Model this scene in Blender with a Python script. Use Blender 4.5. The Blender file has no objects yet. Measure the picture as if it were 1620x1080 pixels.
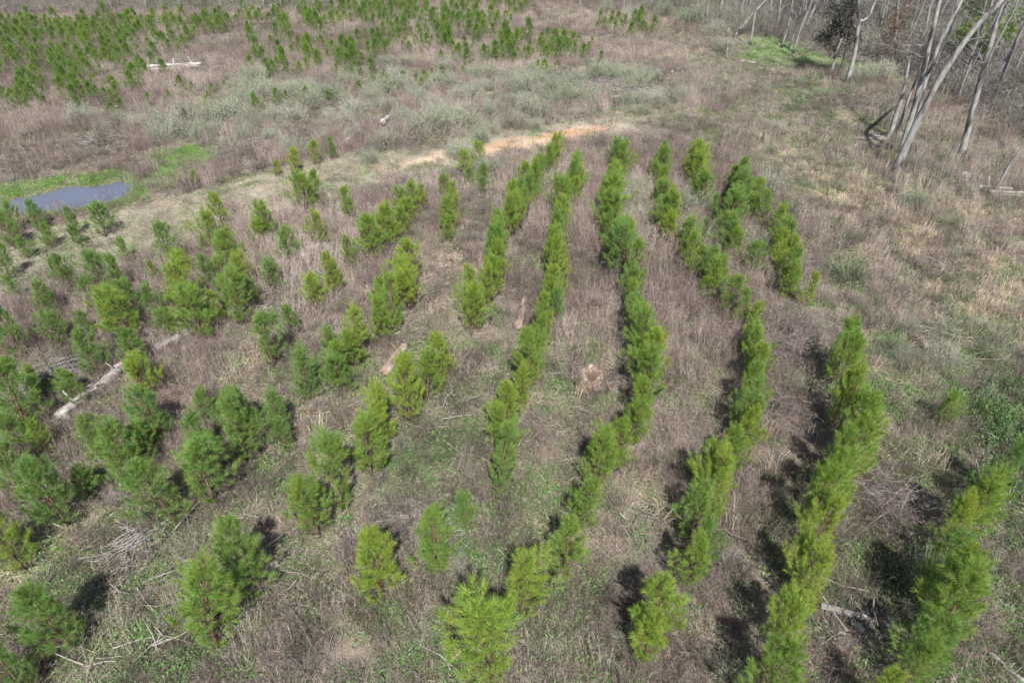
import bpy, math, random
import numpy as np
from mathutils import Vector, Matrix

# ------------------------------------------------------------------ camera, sky, sun, exposure
S = bpy.context.scene
COL = S.collection
CAMH, PITCH, F = 14.0, math.radians(35.0), 1080.0        # photo pixels 1620x1080
cam_d = bpy.data.cameras.new('camera'); cam_d.sensor_width = 36; cam_d.lens = 24.0
cam_d.clip_start = 0.1; cam_d.clip_end = 4000
cam = bpy.data.objects.new('camera', cam_d); COL.objects.link(cam)
cam.location = (0, 0, CAMH); cam.rotation_euler = (math.pi/2 - PITCH, 0, 0)
S.camera = cam
SUN_EL, SUN_AZ = math.radians(50), math.radians(7.0)      # light travels to +Y, a little to -X
sv = Vector((-math.sin(SUN_AZ)*math.cos(SUN_EL), math.cos(SUN_AZ)*math.cos(SUN_EL), -math.sin(SUN_EL)))
w = bpy.data.worlds.new('World'); S.world = w; w.use_nodes = True
nt = w.node_tree; bg = nt.nodes['Background']
sky = nt.nodes.new('ShaderNodeTexSky'); sky.sky_type = 'NISHITA'; sky.sun_disc = False
sky.sun_elevation = SUN_EL
sky.sun_rotation = math.atan2(-sv.x, -sv.y)
nt.links.new(sky.outputs[0], bg.inputs[0]); bg.inputs[1].default_value = 0.075
sl = bpy.data.lights.new('sun', 'SUN'); sl.energy = 5.0; sl.angle = math.radians(0.53); sl.color = (1.0, 0.975, 0.94)
so = bpy.data.objects.new('sun', sl); COL.objects.link(so); so.rotation_euler = sv.to_track_quat('-Z', 'Y').to_euler()
so.location = (5, -20, 40)
S.view_settings.view_transform = 'Standard'; S.view_settings.look = 'None'
S.view_settings.exposure = 0.84; S.view_settings.gamma = 1.0
S.cycles.max_bounces = 6; S.cycles.diffuse_bounces = 3; S.cycles.transmission_bounces = 3; S.cycles.transparent_max_bounces = 4
random.seed(7); R = np.random.default_rng(11)

# ------------------------------------------------------------------ projection helpers (photo pixel <-> world)
CP, SP = math.cos(PITCH), math.sin(PITCH)
def ray(px, py):
    u, v = (px-810)/F, (540-py)/F
    return np.array([u, CP + v*SP, -SP + v*CP])
def P(px, py, z=0.0):
    d = ray(px, py); t = (z-CAMH)/d[2]
    return (d[0]*t, d[1]*t)
def PY(px, py, Y):
    d = ray(px, py); t = Y/d[1]
    return np.array([d[0]*t, Y, CAMH + d[2]*t])
def proj(X, Y, Z=0.0):
    dz = Z-CAMH
    dep = Y*CP - dz*SP; up = Y*SP + dz*CP
    return 810 + F*X/dep, 540 - F*up/dep

# ------------------------------------------------------------------ noise and masks
_T = [np.random.default_rng(100+i).random((257, 257)) for i in range(8)]
def vn(x, y, s, k=0):
    x = np.asarray(x, float)/s + 91.7*k; y = np.asarray(y, float)/s + 37.3*k
    xi = np.floor(x).astype(int); yi = np.floor(y).astype(int); fx = x-xi; fy = y-yi
    fx = fx*fx*(3-2*fx); fy = fy*fy*(3-2*fy); t = _T[k % 8]; xi %= 256; yi %= 256
    return (t[xi, yi]*(1-fx)*(1-fy)+t[xi+1, yi]*fx*(1-fy)+t[xi, yi+1]*(1-fx)*fy+t[xi+1, yi+1]*fx*fy)
def fbm(x, y, s, k=0, o=4):
    r = 0; a = .5; n = 0
    for i in range(o):
        r = r + a*vn(x, y, s, k+i*3); n += a; s *= .5; a *= .55
    return r/n
def sstep(a, b, v):
    t = np.clip((v-a)/(b-a), 0, 1); return t*t*(3-2*t)
def sdist(X, Y, poly, closed=True):
    X = np.asarray(X, float); Y = np.asarray(Y, float)
    d = np.full(X.shape, 1e9); ins = np.zeros(X.shape, bool); n = len(poly)
    for i in range(n if closed else n-1):
        ax, ay = poly[i]; bx, by = poly[(i+1) % n]
        ex, ey = bx-ax, by-ay; L = ex*ex+ey*ey+1e-9
        t = np.clip(((X-ax)*ex+(Y-ay)*ey)/L, 0, 1)
        d = np.minimum(d, np.hypot(X-ax-t*ex, Y-ay-t*ey))
        if closed:
            c = ((ay > Y) != (by > Y)) & (X < (bx-ax)*(Y-ay)/((by-ay) if abs(by-ay) > 1e-9 else 1e-9)+ax)
            ins ^= c
    return np.where(ins, -d, d) if closed else d
def pix(lst): return [P(*p) for p in lst]
POND = pix([(-60,322),(0,318),(30,309),(75,301),(115,293),(150,288),(188,286),(199,291),(198,302),(182,315),(162,324),(122,331),(80,336),(30,334),(-60,338)])
POND2 = pix([(262,258),(272,255),(286,256),(290,261),(278,264),(266,263)])
PONDG = pix([(-80,300),(0,290),(60,287),(130,276),(190,273),(230,282),(255,262),(240,243),(300,232),(345,238),(340,258),(300,270),(290,290),(235,300),(220,322),(150,334),(60,345),(-80,345)])
TRACK = pix([(-200,490),(-20,440),(100,403),(230,368),(330,338),(420,308),(520,284),(620,266),(700,250),(800,225),(950,203),(1080,188),(1180,190)])
ORANGE = pix([(640,265),(690,244),(745,240),(800,224),(850,216),(900,207),(950,199),(952,206),(905,218),(860,228),(800,234),(745,246),(700,250)])
TANR = pix([(1150,205),(1300,215),(1420,280),(1700,330),(1750,620),(1560,560),(1430,470),(1300,400),(1260,320),(1150,260)])
FOR = pix([(820,-20),(860,4),(950,12),(1050,24),(1110,50),(1180,58),(1240,70),(1300,92),(1390,110),(1470,150),(1540,185),(1640,230),(1900,330)]) + [(300,60),(300,600),(10,600)]
MEAD = pix([(1180,62),(1230,60),(1310,82),(1380,98),(1450,118),(1445,132),(1370,122),(1300,108),(1210,104),(1165,88)])
WHEAT = pix([(1020,30),(1090,38),(1120,80),(1100,95),(1050,85),(1020,60)])
FARL = [(-600,85),(-30,85),(-18,91),(30,93),(60,200),(60,600),(-600,600)]
GRN = [pix(q) for q in ([(1380,470),(1520,440),(1700,560),(1800,1200),(1330,1200),(1400,800)],[(1150,100),(1420,150),(1500,300),(1300,260),(1180,200),(1090,140)],[(540,560),(900,520),(950,760),(860,1100),(620,1100),(480,860)],[(-60,820),(330,800),(560,1100),(-100,1100)])]
def m_in(X, Y, poly, soft=.6, warp=1.0, k=0):
    Xw = X + warp*(fbm(X, Y, 2.2, k)-.5)*2; Yw = Y + warp*(fbm(X, Y, 2.2, k+1)-.5)*2
    return 1-sstep(-soft, soft, sdist(Xw, Yw, poly))
def pond_sd(X, Y): return np.minimum(sdist(X, Y, POND)-.4+(fbm(X, Y, 1.3, 3)-.5)*1.3, sdist(X, Y, POND2)+.0)
def m_track(X, Y):
    d = sdist(X + (fbm(X,Y,3,2)-.5)*1.6, Y + (fbm(X,Y,3,5)-.5)*1.6, TRACK, False)
    hw = 1.3+1.5*(1-sstep(-14, 2, X))
    return (1-sstep(hw-.1, hw+.9, d))*(1-.75*sstep(6, 12, X))
def terrain(X, Y):
    X = np.asarray(X, float); Y = np.asarray(Y, float)
    z = (fbm(X, Y, 14, 1, 2)-.5)*.7 + (fbm(X, Y, 2.5, 4, 3)-.5)*.22
    sd = pond_sd(X, Y)
    z = z*sstep(.6, 5, sd) + .02*(1-sstep(.6, 5, sd))
    z = z*(1-.6*m_track(X, Y))
    z = z - .5*(1-sstep(-1.6, .35, sd))
    return z
def tz(x, y): return float(terrain(np.array([x]), np.array([y]))[0])

# ------------------------------------------------------------------ mesh builder
class MB:
    def __init__(s): s.v = []; s.f = []; s.n = 0
    def add(s, v, f):
        v = np.asarray(v, float).reshape(-1, 3); f = np.asarray(f, int).reshape(-1, 3)
        s.v.append(v); s.f.append(f+s.n); s.n += len(v)
    def tube(s, pts, rad, sides=6, caps=True, rough=0, rg=None):
        pts = np.asarray(pts, float); n = len(pts); rad = np.asarray(rad, float)*np.ones(n)
        T = np.gradient(pts, axis=0); T /= np.linalg.norm(T, axis=1)[:, None]+1e-9
        ref = np.array([0., 0, 1]) if abs(T[0][2]) < .8 else np.array([1., 0, 0])
        A = np.cross(T, ref); A /= np.linalg.norm(A, axis=1)[:, None]+1e-9; B = np.cross(T, A)
        a = np.arange(sides)*2*math.pi/sides
        rr = rad[:, None]*np.ones((n, sides))
        if rough: rr = rr*(1+rough*(rg.random((n, sides))-.5)*2)
        V = pts[:, None, :] + rr[..., None]*(np.cos(a)[None, :, None]*A[:, None, :]+np.sin(a)[None, :, None]*B[:, None, :])
        V = V.reshape(-1, 3); fs = []
        for i in range(n-1):
            for j in range(sides):
                p = i*sides+j; q = i*sides+(j+1) % sides
                fs += [(p, q, q+sides), (p, q+sides, p+sides)]
        if caps:
            V = np.vstack([V, pts[0], pts[-1]]); c0 = n*sides
            for j in range(sides):
                fs += [(c0, (j+1) % sides, j), (c0+1, (n-1)*sides+j, (n-1)*sides+(j+1) % sides)]
        s.add(V, fs)
    def blades(s, base, tip, w, mid=None):
        """thin triangles (or bent blades if mid is given) from base to tip"""
        base = np.asarray(base, float); tip = np.asarray(tip, float); n = len(base)
        d = tip-base; rnd = R.normal(size=(n, 3)); sd = np.cross(d, rnd); sd /= np.linalg.norm(sd, axis=1)[:, None]+1e-9
        sd = sd*np.asarray(w*np.ones(n))[:, None]*.5
        if mid is None:
            V = np.stack([base-sd, base+sd, tip], 1).reshape(-1, 3)
            s.add(V, np.arange(3*n).reshape(-1, 3))
        else:
            V = np.stack([base-sd, base+sd, mid-sd*.75, mid+sd*.75, tip], 1).reshape(-1, 3)
            b = np.arange(n)[:, None, None]*5
            s.add(V, (b+np.array([[0, 1, 3], [0, 3, 2], [2, 3, 4]])[None]).reshape(-1, 3))
    def mesh(s, name, mat, smooth=True):
        me = bpy.data.meshes.new(name)
        V = np.vstack(s.v); Fc = np.vstack(s.f)
        me.vertices.add(len(V)); me.vertices.foreach_set('co', V.astype('f').ravel())
        me.loops.add(Fc.size); me.loops.foreach_set('vertex_index', Fc.astype('i').ravel())
        me.polygons.add(len(Fc)); me.polygons.foreach_set('loop_start', np.arange(0, Fc.size, 3, dtype='i'))
        me.polygons.foreach_set('loop_total', np.full(len(Fc), 3, dtype='i'))
        if smooth: me.polygons.foreach_set('use_smooth', np.ones(len(Fc), bool))
        me.update(calc_edges=True); me.validate()
        if mat: me.materials.append(mat)
        return me
def tag(o, label=None, cat=None, group=None, kind=None):
    if label: o['label'] = label
    if cat: o['category'] = cat
    if group: o['group'] = group
    if kind: o['kind'] = kind
    return o
def link(name, me, parent=None, loc=None, rot=None):
    o = bpy.data.objects.new(name, me); COL.objects.link(o)
    if parent: o.parent = parent
    if loc is not None: o.location = loc
    if rot is not None: o.rotation_euler = rot
    return o
def empty(name, loc, rot=(0, 0, 0), sc=1.0):
    o = bpy.data.objects.new(name, None); COL.objects.link(o); o.empty_display_size = .3
    o.location = loc; o.rotation_euler = rot; o.scale = (sc, sc, sc) if not hasattr(sc, '__len__') else sc
    return o

# ------------------------------------------------------------------ materials
def newmat(name):
    m = bpy.data.materials.new(name); m.use_nodes = True; t = m.node_tree
    return m, t, t.nodes['Principled BSDF']
def node(t, typ, **kw):
    n = t.nodes.new(typ)
    for k, v in kw.items(): setattr(n, k, v)
    return n
def ramp(t, fac, stops):
    r = node(t, 'ShaderNodeValToRGB'); e = r.color_ramp.elements
    while len(e) < len(stops): e.new(.5)
    for i, (p, c) in enumerate(stops): e[i].position = p; e[i].color = (*c, 1)
    if fac is not None: t.links.new(fac, r.inputs[0])
    return r.outputs[0]
def noise(t, scale, detail=4, rough=.6, vec=None, dim='3D'):
    n = node(t, 'ShaderNodeTexNoise'); n.inputs['Scale'].default_value = scale
    n.inputs['Detail'].default_value = detail; n.inputs['Roughness'].default_value = rough
    if vec: t.links.new(vec, n.inputs['Vector'])
    return n.outputs[0]
def mix(t, fac, a, b, mode='MIX'):
    m = node(t, 'ShaderNodeMix', data_type='RGBA', blend_type=mode)
    for s, v in ((m.inputs[0], fac), (m.inputs[6], a), (m.inputs[7], b)):
        if isinstance(v, (int, float)): s.default_value = v
        elif isinstance(v, tuple): s.default_value = (*v, 1)
        else: t.links.new(v, s)
    return m.outputs[2]
def objvec(t, sc=(1, 1, 1)):
    tc = node(t, 'ShaderNodeTexCoord'); mp = node(t, 'ShaderNodeMapping'); mp.inputs['Scale'].default_value = sc
    t.links.new(tc.outputs['Object'], mp.inputs['Vector']); return mp.outputs[0]
def worldpos(t): return node(t, 'ShaderNodeNewGeometry').outputs['Position']
def leafmat(name, stops, src='object', transl=.35, rough=.6, spec=.25, fine=None, island=.0):
    """leaf / needle / twig material. src: where the variation comes from"""
    m, t, b = newmat(name)
    if src == 'tint':
        a = node(t, 'ShaderNodeAttribute', attribute_type='INSTANCER', attribute_name='tint').outputs['Fac']
    else:
        a = node(t, 'ShaderNodeObjectInfo').outputs['Random']
    c = ramp(t, a, stops)
    isl = node(t, 'ShaderNodeNewGeometry').outputs['Random Per Island']
    v = ramp(t, isl, [(0, (1-island,)*3), (1, (1+island,)*3)])
    # colour ramps clamp at 1 on output: use hue/sat value instead
    hs = node(t, 'ShaderNodeHueSaturation'); t.links.new(c, hs.inputs['Color'])
    mr = node(t, 'ShaderNodeMapRange'); t.links.new(isl, mr.inputs[0])
    mr.inputs[3].default_value = 1-island; mr.inputs[4].default_value = 1+island
    t.links.new(mr.outputs[0], hs.inputs['Value'])
    if fine:
        c2 = mix(t, node_fac(t, isl, fine[0]), hs.outputs[0], fine[1])
    else: c2 = hs.outputs[0]
    t.links.new(c2, b.inputs['Base Color']); b.inputs['Roughness'].default_value = rough
    b.inputs['Specular IOR Level'].default_value = spec
    if transl > 0:
        tr = node(t, 'ShaderNodeBsdfTranslucent'); t.links.new(c2, tr.inputs[0])
        ms = node(t, 'ShaderNodeMixShader'); ms.inputs[0].default_value = transl
        t.links.new(b.outputs[0], ms.inputs[1]); t.links.new(tr.outputs[0], ms.inputs[2])
        t.links.new(ms.outputs[0], t.nodes['Material Output'].inputs[0])
    return m
def node_fac(t, val, thr):
    mm = node(t, 'ShaderNodeMath', operation='LESS_THAN'); mm.inputs[1].default_value = thr
    t.links.new(val, mm.inputs[0]); return mm.outputs[0]
def barkmat(name, a, b_, c=None, sc=(3, 3, .7), cs=None, bump=.4):
    m, t, b = newmat(name)
    v = objvec(t, sc)
    f = noise(t, 3.0, 6, .65, v)
    col = ramp(t, f, [(.32, a), (.62, b_)])
    if c:
        g = noise(t, .9, 3, .5, v); col = mix(t, ramp(t, g, [(.5, (0, 0, 0)), (.62, (1, 1, 1))]), col, c)
    t.links.new(col, b.inputs['Base Color']); b.inputs['Roughness'].default_value = .85
    b.inputs['Specular IOR Level'].default_value = .2
    bp = node(t, 'ShaderNodeBump'); bp.inputs['Strength'].default_value = bump; bp.inputs['Distance'].default_value = .03
    t.links.new(f, bp.inputs['Height']); t.links.new(bp.outputs[0], b.inputs['Normal'])
    return m

def needlemat(name, stops):
    m = leafmat(name, stops, transl=.42, island=.30, rough=.5, spec=.3, fine=(.07, (.36, .25, .12))); t = m.node_tree
    hs = [n for n in t.nodes if n.type == 'HUE_SAT'][0]
    f = noise(t, 2.6, 2, .5, objvec(t)); mr = node(t, 'ShaderNodeMapRange'); t.links.new(f, mr.inputs[0])
    mr.inputs[1].default_value = .3; mr.inputs[2].default_value = .7; mr.inputs[3].default_value = .475; mr.inputs[4].default_value = .515
    t.links.new(mr.outputs[0], hs.inputs['Hue']); return m
M_needle = needlemat('pine_needles', [(0, (.195, .33, .066)), (.5, (.23, .365, .064)), (1, (.29, .405, .062))])
M_needle_b = needlemat('pine_needles_cool', [(0, (.165, .305, .08)), (1, (.20, .34, .074))])
M_needle_far = needlemat('distant_pine_needles', [(0, (.12, .225, .052)), (.5, (.15, .27, .055)), (1, (.20, .32, .056))])
M_pbark = barkmat('pine_bark', (.07, .045, .03), (.19, .12, .08))
M_bark_pale = barkmat('bleached_bark', (.11, .105, .10), (.33, .32, .305), (.055, .05, .048))
M_bark_grey = barkmat('grey_bark', (.13, .125, .12), (.27, .26, .25), (.075, .07, .068))
M_bark_dark = barkmat('dark_bark', (.035, .032, .03), (.12, .11, .10))
M_twig = leafmat('grey_twigs', [(0, (.15, .14, .125)), (.5, (.21, .195, .175)), (1, (.27, .25, .225))], transl=0, island=.35, rough=.8)
M_twig_tint = leafmat('wood_brush_twigs', [(0, (.15, .13, .115)), (.5, (.23, .205, .18)), (.8, (.22, .225, .165)), (1, (.15, .18, .09))], 'tint', transl=0, island=.4, rough=.8)
M_shrub = leafmat('shrub_leaves', [(0, (.24, .265, .18)), (.5, (.31, .33, .235)), (1, (.37, .365, .29))], transl=.25, island=.3, rough=.7)
M_scrub = leafmat('scrub_twigs', [(0, (.17, .14, .13)), (.4, (.28, .24, .22)), (.6, (.225, .235, .17)), (1, (.26, .29, .19))], 'tint', transl=.2, island=.35, rough=.75)
M_twig_m = leafmat('mauve_twigs', [(0, (.15, .12, .11)), (1, (.23, .19, .175))], transl=0, island=.5, rough=.8)
M_shrub_d = leafmat('dark_shrub_leaves', [(0, (.12, .165, .085)), (1, (.19, .22, .13))], transl=.2, island=.35, rough=.7)
M_bramble = leafmat('bramble_leaves', [(0, (.08, .15, .05)), (1, (.14, .21, .075))], transl=.3, island=.35, rough=.6)
M_stalk = leafmat('dead_stalks', [(0, (.105, .076, .068)), (.4, (.245, .185, .165)), (.75, (.37, .298, .26)), (1, (.47, .39, .335))], 'tint', transl=.08, island=.55, rough=.8)
M_dry = leafmat('dry_grass', [(0, (.15, .12, .10)), (.45, (.345, .285, .23)), (.8, (.52, .425, .31)), (1, (.64, .53, .37))], 'tint', transl=.12, island=.45, rough=.75)
M_weed = leafmat('weed_leaves', [(0, (.075, .155, .045)), (.4, (.125, .235, .065)), (.8, (.20, .31, .09)), (1, (.29, .37, .14))], 'tint', transl=.25, island=.45, rough=.6)
M_grass = leafmat('green_grass', [(0, (.14, .27, .05)), (.5, (.24, .42, .09)), (1, (.42, .50, .28))], 'tint', transl=.35, island=.25, rough=.55)
M_log = barkmat('weathered_log', (.15, .13, .115), (.44, .41, .38), (.10, .08, .065), sc=(.8, 9, 9), bump=.9)
M_logred = barkmat('rotten_wood', (.12, .07, .048), (.33, .23, .175), (.36, .32, .28), sc=(1.2, 7, 7), bump=.9)
M_white = barkmat('bleached_wood', (.24, .22, .20), (.56, .53, .50), (.13, .11, .095), sc=(.6, 6, 6), bump=.7)
M_cut = barkmat('cut_wood', (.55, .33, .17), (.75, .55, .34), sc=(2, 6, 6))
M_stick = barkmat('dead_sticks', (.15, .135, .125), (.33, .30, .28), (.09, .075, .068), sc=(3, 3, 3))
M_stone = barkmat('pale_stone', (.34, .32, .29), (.55, .52, .47), sc=(3, 3, 3))

def groundmat(name, attr='Col'):
    m, t, b = newmat(name)
    a = node(t, 'ShaderNodeAttribute', attribute_name=attr)
    w_ = worldpos(t)
    n1 = noise(t, 3.1, 6, .7, w_); n2 = noise(t, 17, 6, .75, w_); n3 = noise(t, .55, 4, .6, w_)
    c = mix(t, 1.0, a.outputs['Color'], ramp(t, n2, [(.32, (.28, .26, .24)), (.46, (.8, .78, .75)), (.6, (1, 1, 1))]), 'MULTIPLY')
    c = mix(t, ramp(t, n1, [(.38, (0, 0, 0)), (.68, (.65, .65, .65))]), c, mix(t, .55, a.outputs['Color'], (.46, .38, .30)))
    c = mix(t, ramp(t, n3, [(.45, (0, 0, 0)), (.7, (.35, .35, .35))]), c, mix(t, .5, a.outputs['Color'], (.13, .10, .075)))
    t.links.new(c, b.inputs['Base Color']); b.inputs['Roughness'].default_value = .95; b.inputs['Specular IOR Level'].default_value = .1
    bp = node(t, 'ShaderNodeBump'); bp.inputs['Strength'].default_value = .9; bp.inputs['Distance'].default_value = .08
    t.links.new(n2, bp.inputs['Height']); t.links.new(bp.outputs[0], b.inputs['Normal'])
    return m
M_ground = groundmat('ground_litter'); M_path = groundmat('path_soil')

# ------------------------------------------------------------------ ground
def axis(lo, hi, st, ext):
    a = list(np.arange(lo, hi+1e-6, st)); s = st; x = a[-1]; right = []
    while x < ext: s *= 1.35; x += s; right.append(x)
    s = st; x = a[0]; left = []
    while x > -ext: s *= 1.35; x -= s; left.append(x)
    return np.array(left[::-1]+a+right)
def zones(X, Y):
    z = {}
    z['pond'] = 1-sstep(-.5, -.15, pond_sd(X, Y)); z['green'] = np.maximum(m_in(X, Y, PONDG, .7, 1.0, 1), m_in(X, Y, MEAD, .8, 1.0, 3))
    z['track'] = m_track(X, Y); z['orange'] = 1-sstep(.1, .9, sdist(X, Y, ORANGE)-.8*fbm(X, Y, .8, 2)+.62)
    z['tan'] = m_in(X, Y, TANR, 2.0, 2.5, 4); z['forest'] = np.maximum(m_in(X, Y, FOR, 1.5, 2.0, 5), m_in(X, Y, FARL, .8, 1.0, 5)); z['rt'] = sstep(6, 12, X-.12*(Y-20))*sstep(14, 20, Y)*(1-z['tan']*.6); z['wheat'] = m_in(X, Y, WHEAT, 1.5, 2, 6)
    z['n'] = fbm(X, Y, 6, 2); z['n2'] = fbm(X, Y, 2.0, 5); z['n3'] = fbm(X, Y, 1.1, 7, 3); z['big'] = fbm(X, Y, 18, 6, 2)
    z['gr'] = np.max([m_in(X, Y, q, 2.5, 3.0, 1+i) for i, q in enumerate(GRN)], axis=0); z['near'] = 1-sstep(14, 26, Y)
    z['bare'] = sstep(.57, .63, fbm(X, Y, 2.4, 1))*(1-.75*sstep(20, 30, Y))*(1-z['green'])*(1-z['tan'])
    return z
def lerp(a, b, t): return a*(1-t[..., None]) + np.array(b)*t[..., None]
def groundcol(X, Y):
    z = zones(X, Y); n = z['n2']
    c = np.ones(X.shape+(3,))*np.array([.255, .22, .19])
    c = lerp(c, (.43, .375, .32), sstep(.42, .66, n))
    c = lerp(c, (.22, .18, .155), sstep(.5, .7, z['n']))
    gm = np.maximum(sstep(.47, .6, fbm(X, Y, 3.5, 3))*(.5+.3*z['near']), np.maximum(z['gr'], .8*z['rt'])*sstep(.38, .58, fbm(X, Y, 1.8, 3)))
    c = lerp(c, (.20, .235, .12), gm*.8)
    c = lerp(c, (.50, .39, .26), z['tan']*.8*sstep(.3, .6, n))
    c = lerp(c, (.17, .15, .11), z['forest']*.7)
    c = lerp(c, (.37, .335, .265), z['track']*.85)
    c = lerp(c, (.31, .30, .21), z['track']*sstep(.5, .65, z['n'])*.5)
    c = lerp(c, (.64, .36, .20), z['orange']*(.7+.3*sstep(.35, .6, fbm(X, Y, .8, 6))))
    c = lerp(c, (.74, .61, .47), z['orange']*np.maximum(sstep(.5, .62, n)*.6, 1-sstep(-3.6, -2.4, X))*.8)
    c = lerp(c, (.16, .25, .07), z['green']*.8)
    c = c*(1-.38*(1-z['orange'])*(1-z['track']))[..., None]  # darker ground below the plants: soil tone with their shade painted in
    c = lerp(c, (.33, .255, .205), z['bare']*.5)
    c = lerp(c, (.16, .11, .075), z['pond'])
    return c
def grid_mesh(name, X, Y, Z, mat):
    ny, nx = X.shape; me = bpy.data.meshes.new(name)
    V = np.stack([X, Y, Z], -1).reshape(-1, 3); me.vertices.add(len(V)); me.vertices.foreach_set('co', V.astype('f').ravel())
    i = (np.arange(ny-1)[:, None]*nx + np.arange(nx-1)[None]).ravel()
    Fq = np.stack([i, i+1, i+nx+1, i+nx], 1)
    me.loops.add(Fq.size); me.loops.foreach_set('vertex_index', Fq.astype('i').ravel())
    me.polygons.add(len(Fq)); me.polygons.foreach_set('loop_start', np.arange(0, Fq.size, 4, dtype='i')); me.polygons.foreach_set('loop_total', np.full(len(Fq), 4, 'i'))
    me.polygons.foreach_set('use_smooth', np.ones(len(Fq), bool)); me.update(calc_edges=True)
    ca = me.color_attributes.new('Col', 'FLOAT_COLOR', 'POINT')
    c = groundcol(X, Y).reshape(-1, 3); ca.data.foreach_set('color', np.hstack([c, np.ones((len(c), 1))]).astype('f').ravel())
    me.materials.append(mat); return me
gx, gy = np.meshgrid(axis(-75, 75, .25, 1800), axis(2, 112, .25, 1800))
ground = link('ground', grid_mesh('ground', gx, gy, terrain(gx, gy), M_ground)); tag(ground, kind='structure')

# the mown track and its strip of bare soil
def resample(poly, step):
    p = np.array(poly); d = np.r_[0, np.cumsum(np.hypot(*np.diff(p, axis=0).T))]
    s = np.arange(0, d[-1], step); return np.stack([np.interp(s, d, p[:, 0]), np.interp(s, d, p[:, 1])], 1)
def smooth(p, k=9):
    q = p.copy()
    for _ in range(k): q[1:-1] = (q[:-2]+q[1:-1]*2+q[2:])/4
    return q
def ribbon(name, line, half, mat, dz, k):
    c = smooth(resample(line, .25), 60); T = np.gradient(c, axis=0); T /= np.linalg.norm(T, axis=1)[:, None]
    N = np.stack([-T[:, 1], T[:, 0]], 1); s = np.linspace(-1, 1, 13)
    wl = half(np.arange(len(c))*.25)*(.75+.6*fbm(c[:, 0], c[:, 1], 1.6, k)); wr = half(np.arange(len(c))*.25)*(.75+.6*fbm(c[:, 0], c[:, 1], 1.6, k+2))
    W = np.where(s[None] < 0, wl[:, None], wr[:, None])
    X = c[:, 0, None]+N[:, 0, None]*s[None]*W; Y = c[:, 1, None]+N[:, 1, None]*s[None]*W
    edge = (np.abs(s) > .99)*1.0
    Z = terrain(X, Y)+dz-edge[None]*.06
    o = link(name, grid_mesh(name, X, Y, Z, mat)); tag(o, kind='structure'); return o
ribbon('path', TRACK[:-3], lambda s: 1.25+1.3*(1-sstep(24, 44, s)), M_path, .02, 1)
ribbon('bare_soil', pix([(630,268),(665,258),(700,246),(745,243),(800,230),(850,221),(900,212),(952,202),(990,197)]), lambda s: .30*np.sin(np.clip(s/20.5, 0.02, .98)*math.pi)**.4*(.6+.5*np.sin(s*.75)**2), M_path, .035, 4)

# water
mw, t, b = newmat('pond_water')
b.inputs['Base Color'].default_value = (.10, .112, .155, 1); b.inputs['Roughness'].default_value = .06; b.inputs['IOR'].default_value = 1.33
b.inputs['Specular IOR Level'].default_value = .8
bp = node(t, 'ShaderNodeBump'); bp.inputs['Strength'].default_value = .08; bp.inputs['Distance'].default_value = .02
t.links.new(noise(t, 6, 3, .5, worldpos(t)), bp.inputs['Height']); t.links.new(bp.outputs[0], b.inputs['Normal'])
def water(poly, name, grow):
    p = np.array(poly); c = p.mean(0); q = c+(p-c)*grow; mb = MB()
    q = np.array([q[i//6]*(1-(i % 6)/6)+q[(i//6+1) % len(q)]*((i % 6)/6) for i in range(len(q)*6)])
    V = np.vstack([np.c_[q, np.full(len(q), -.13)], [[c[0], c[1], -.13]]]); n = len(q)
    mb.add(V, [(i, (i+1) % n, n) for i in range(n)]); o = link(name, mb.mesh(name, mw)); tag(o, kind='structure')
water(POND, 'water', 1.2); water(POND2, 'small_pool_water', 1.1)

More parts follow.
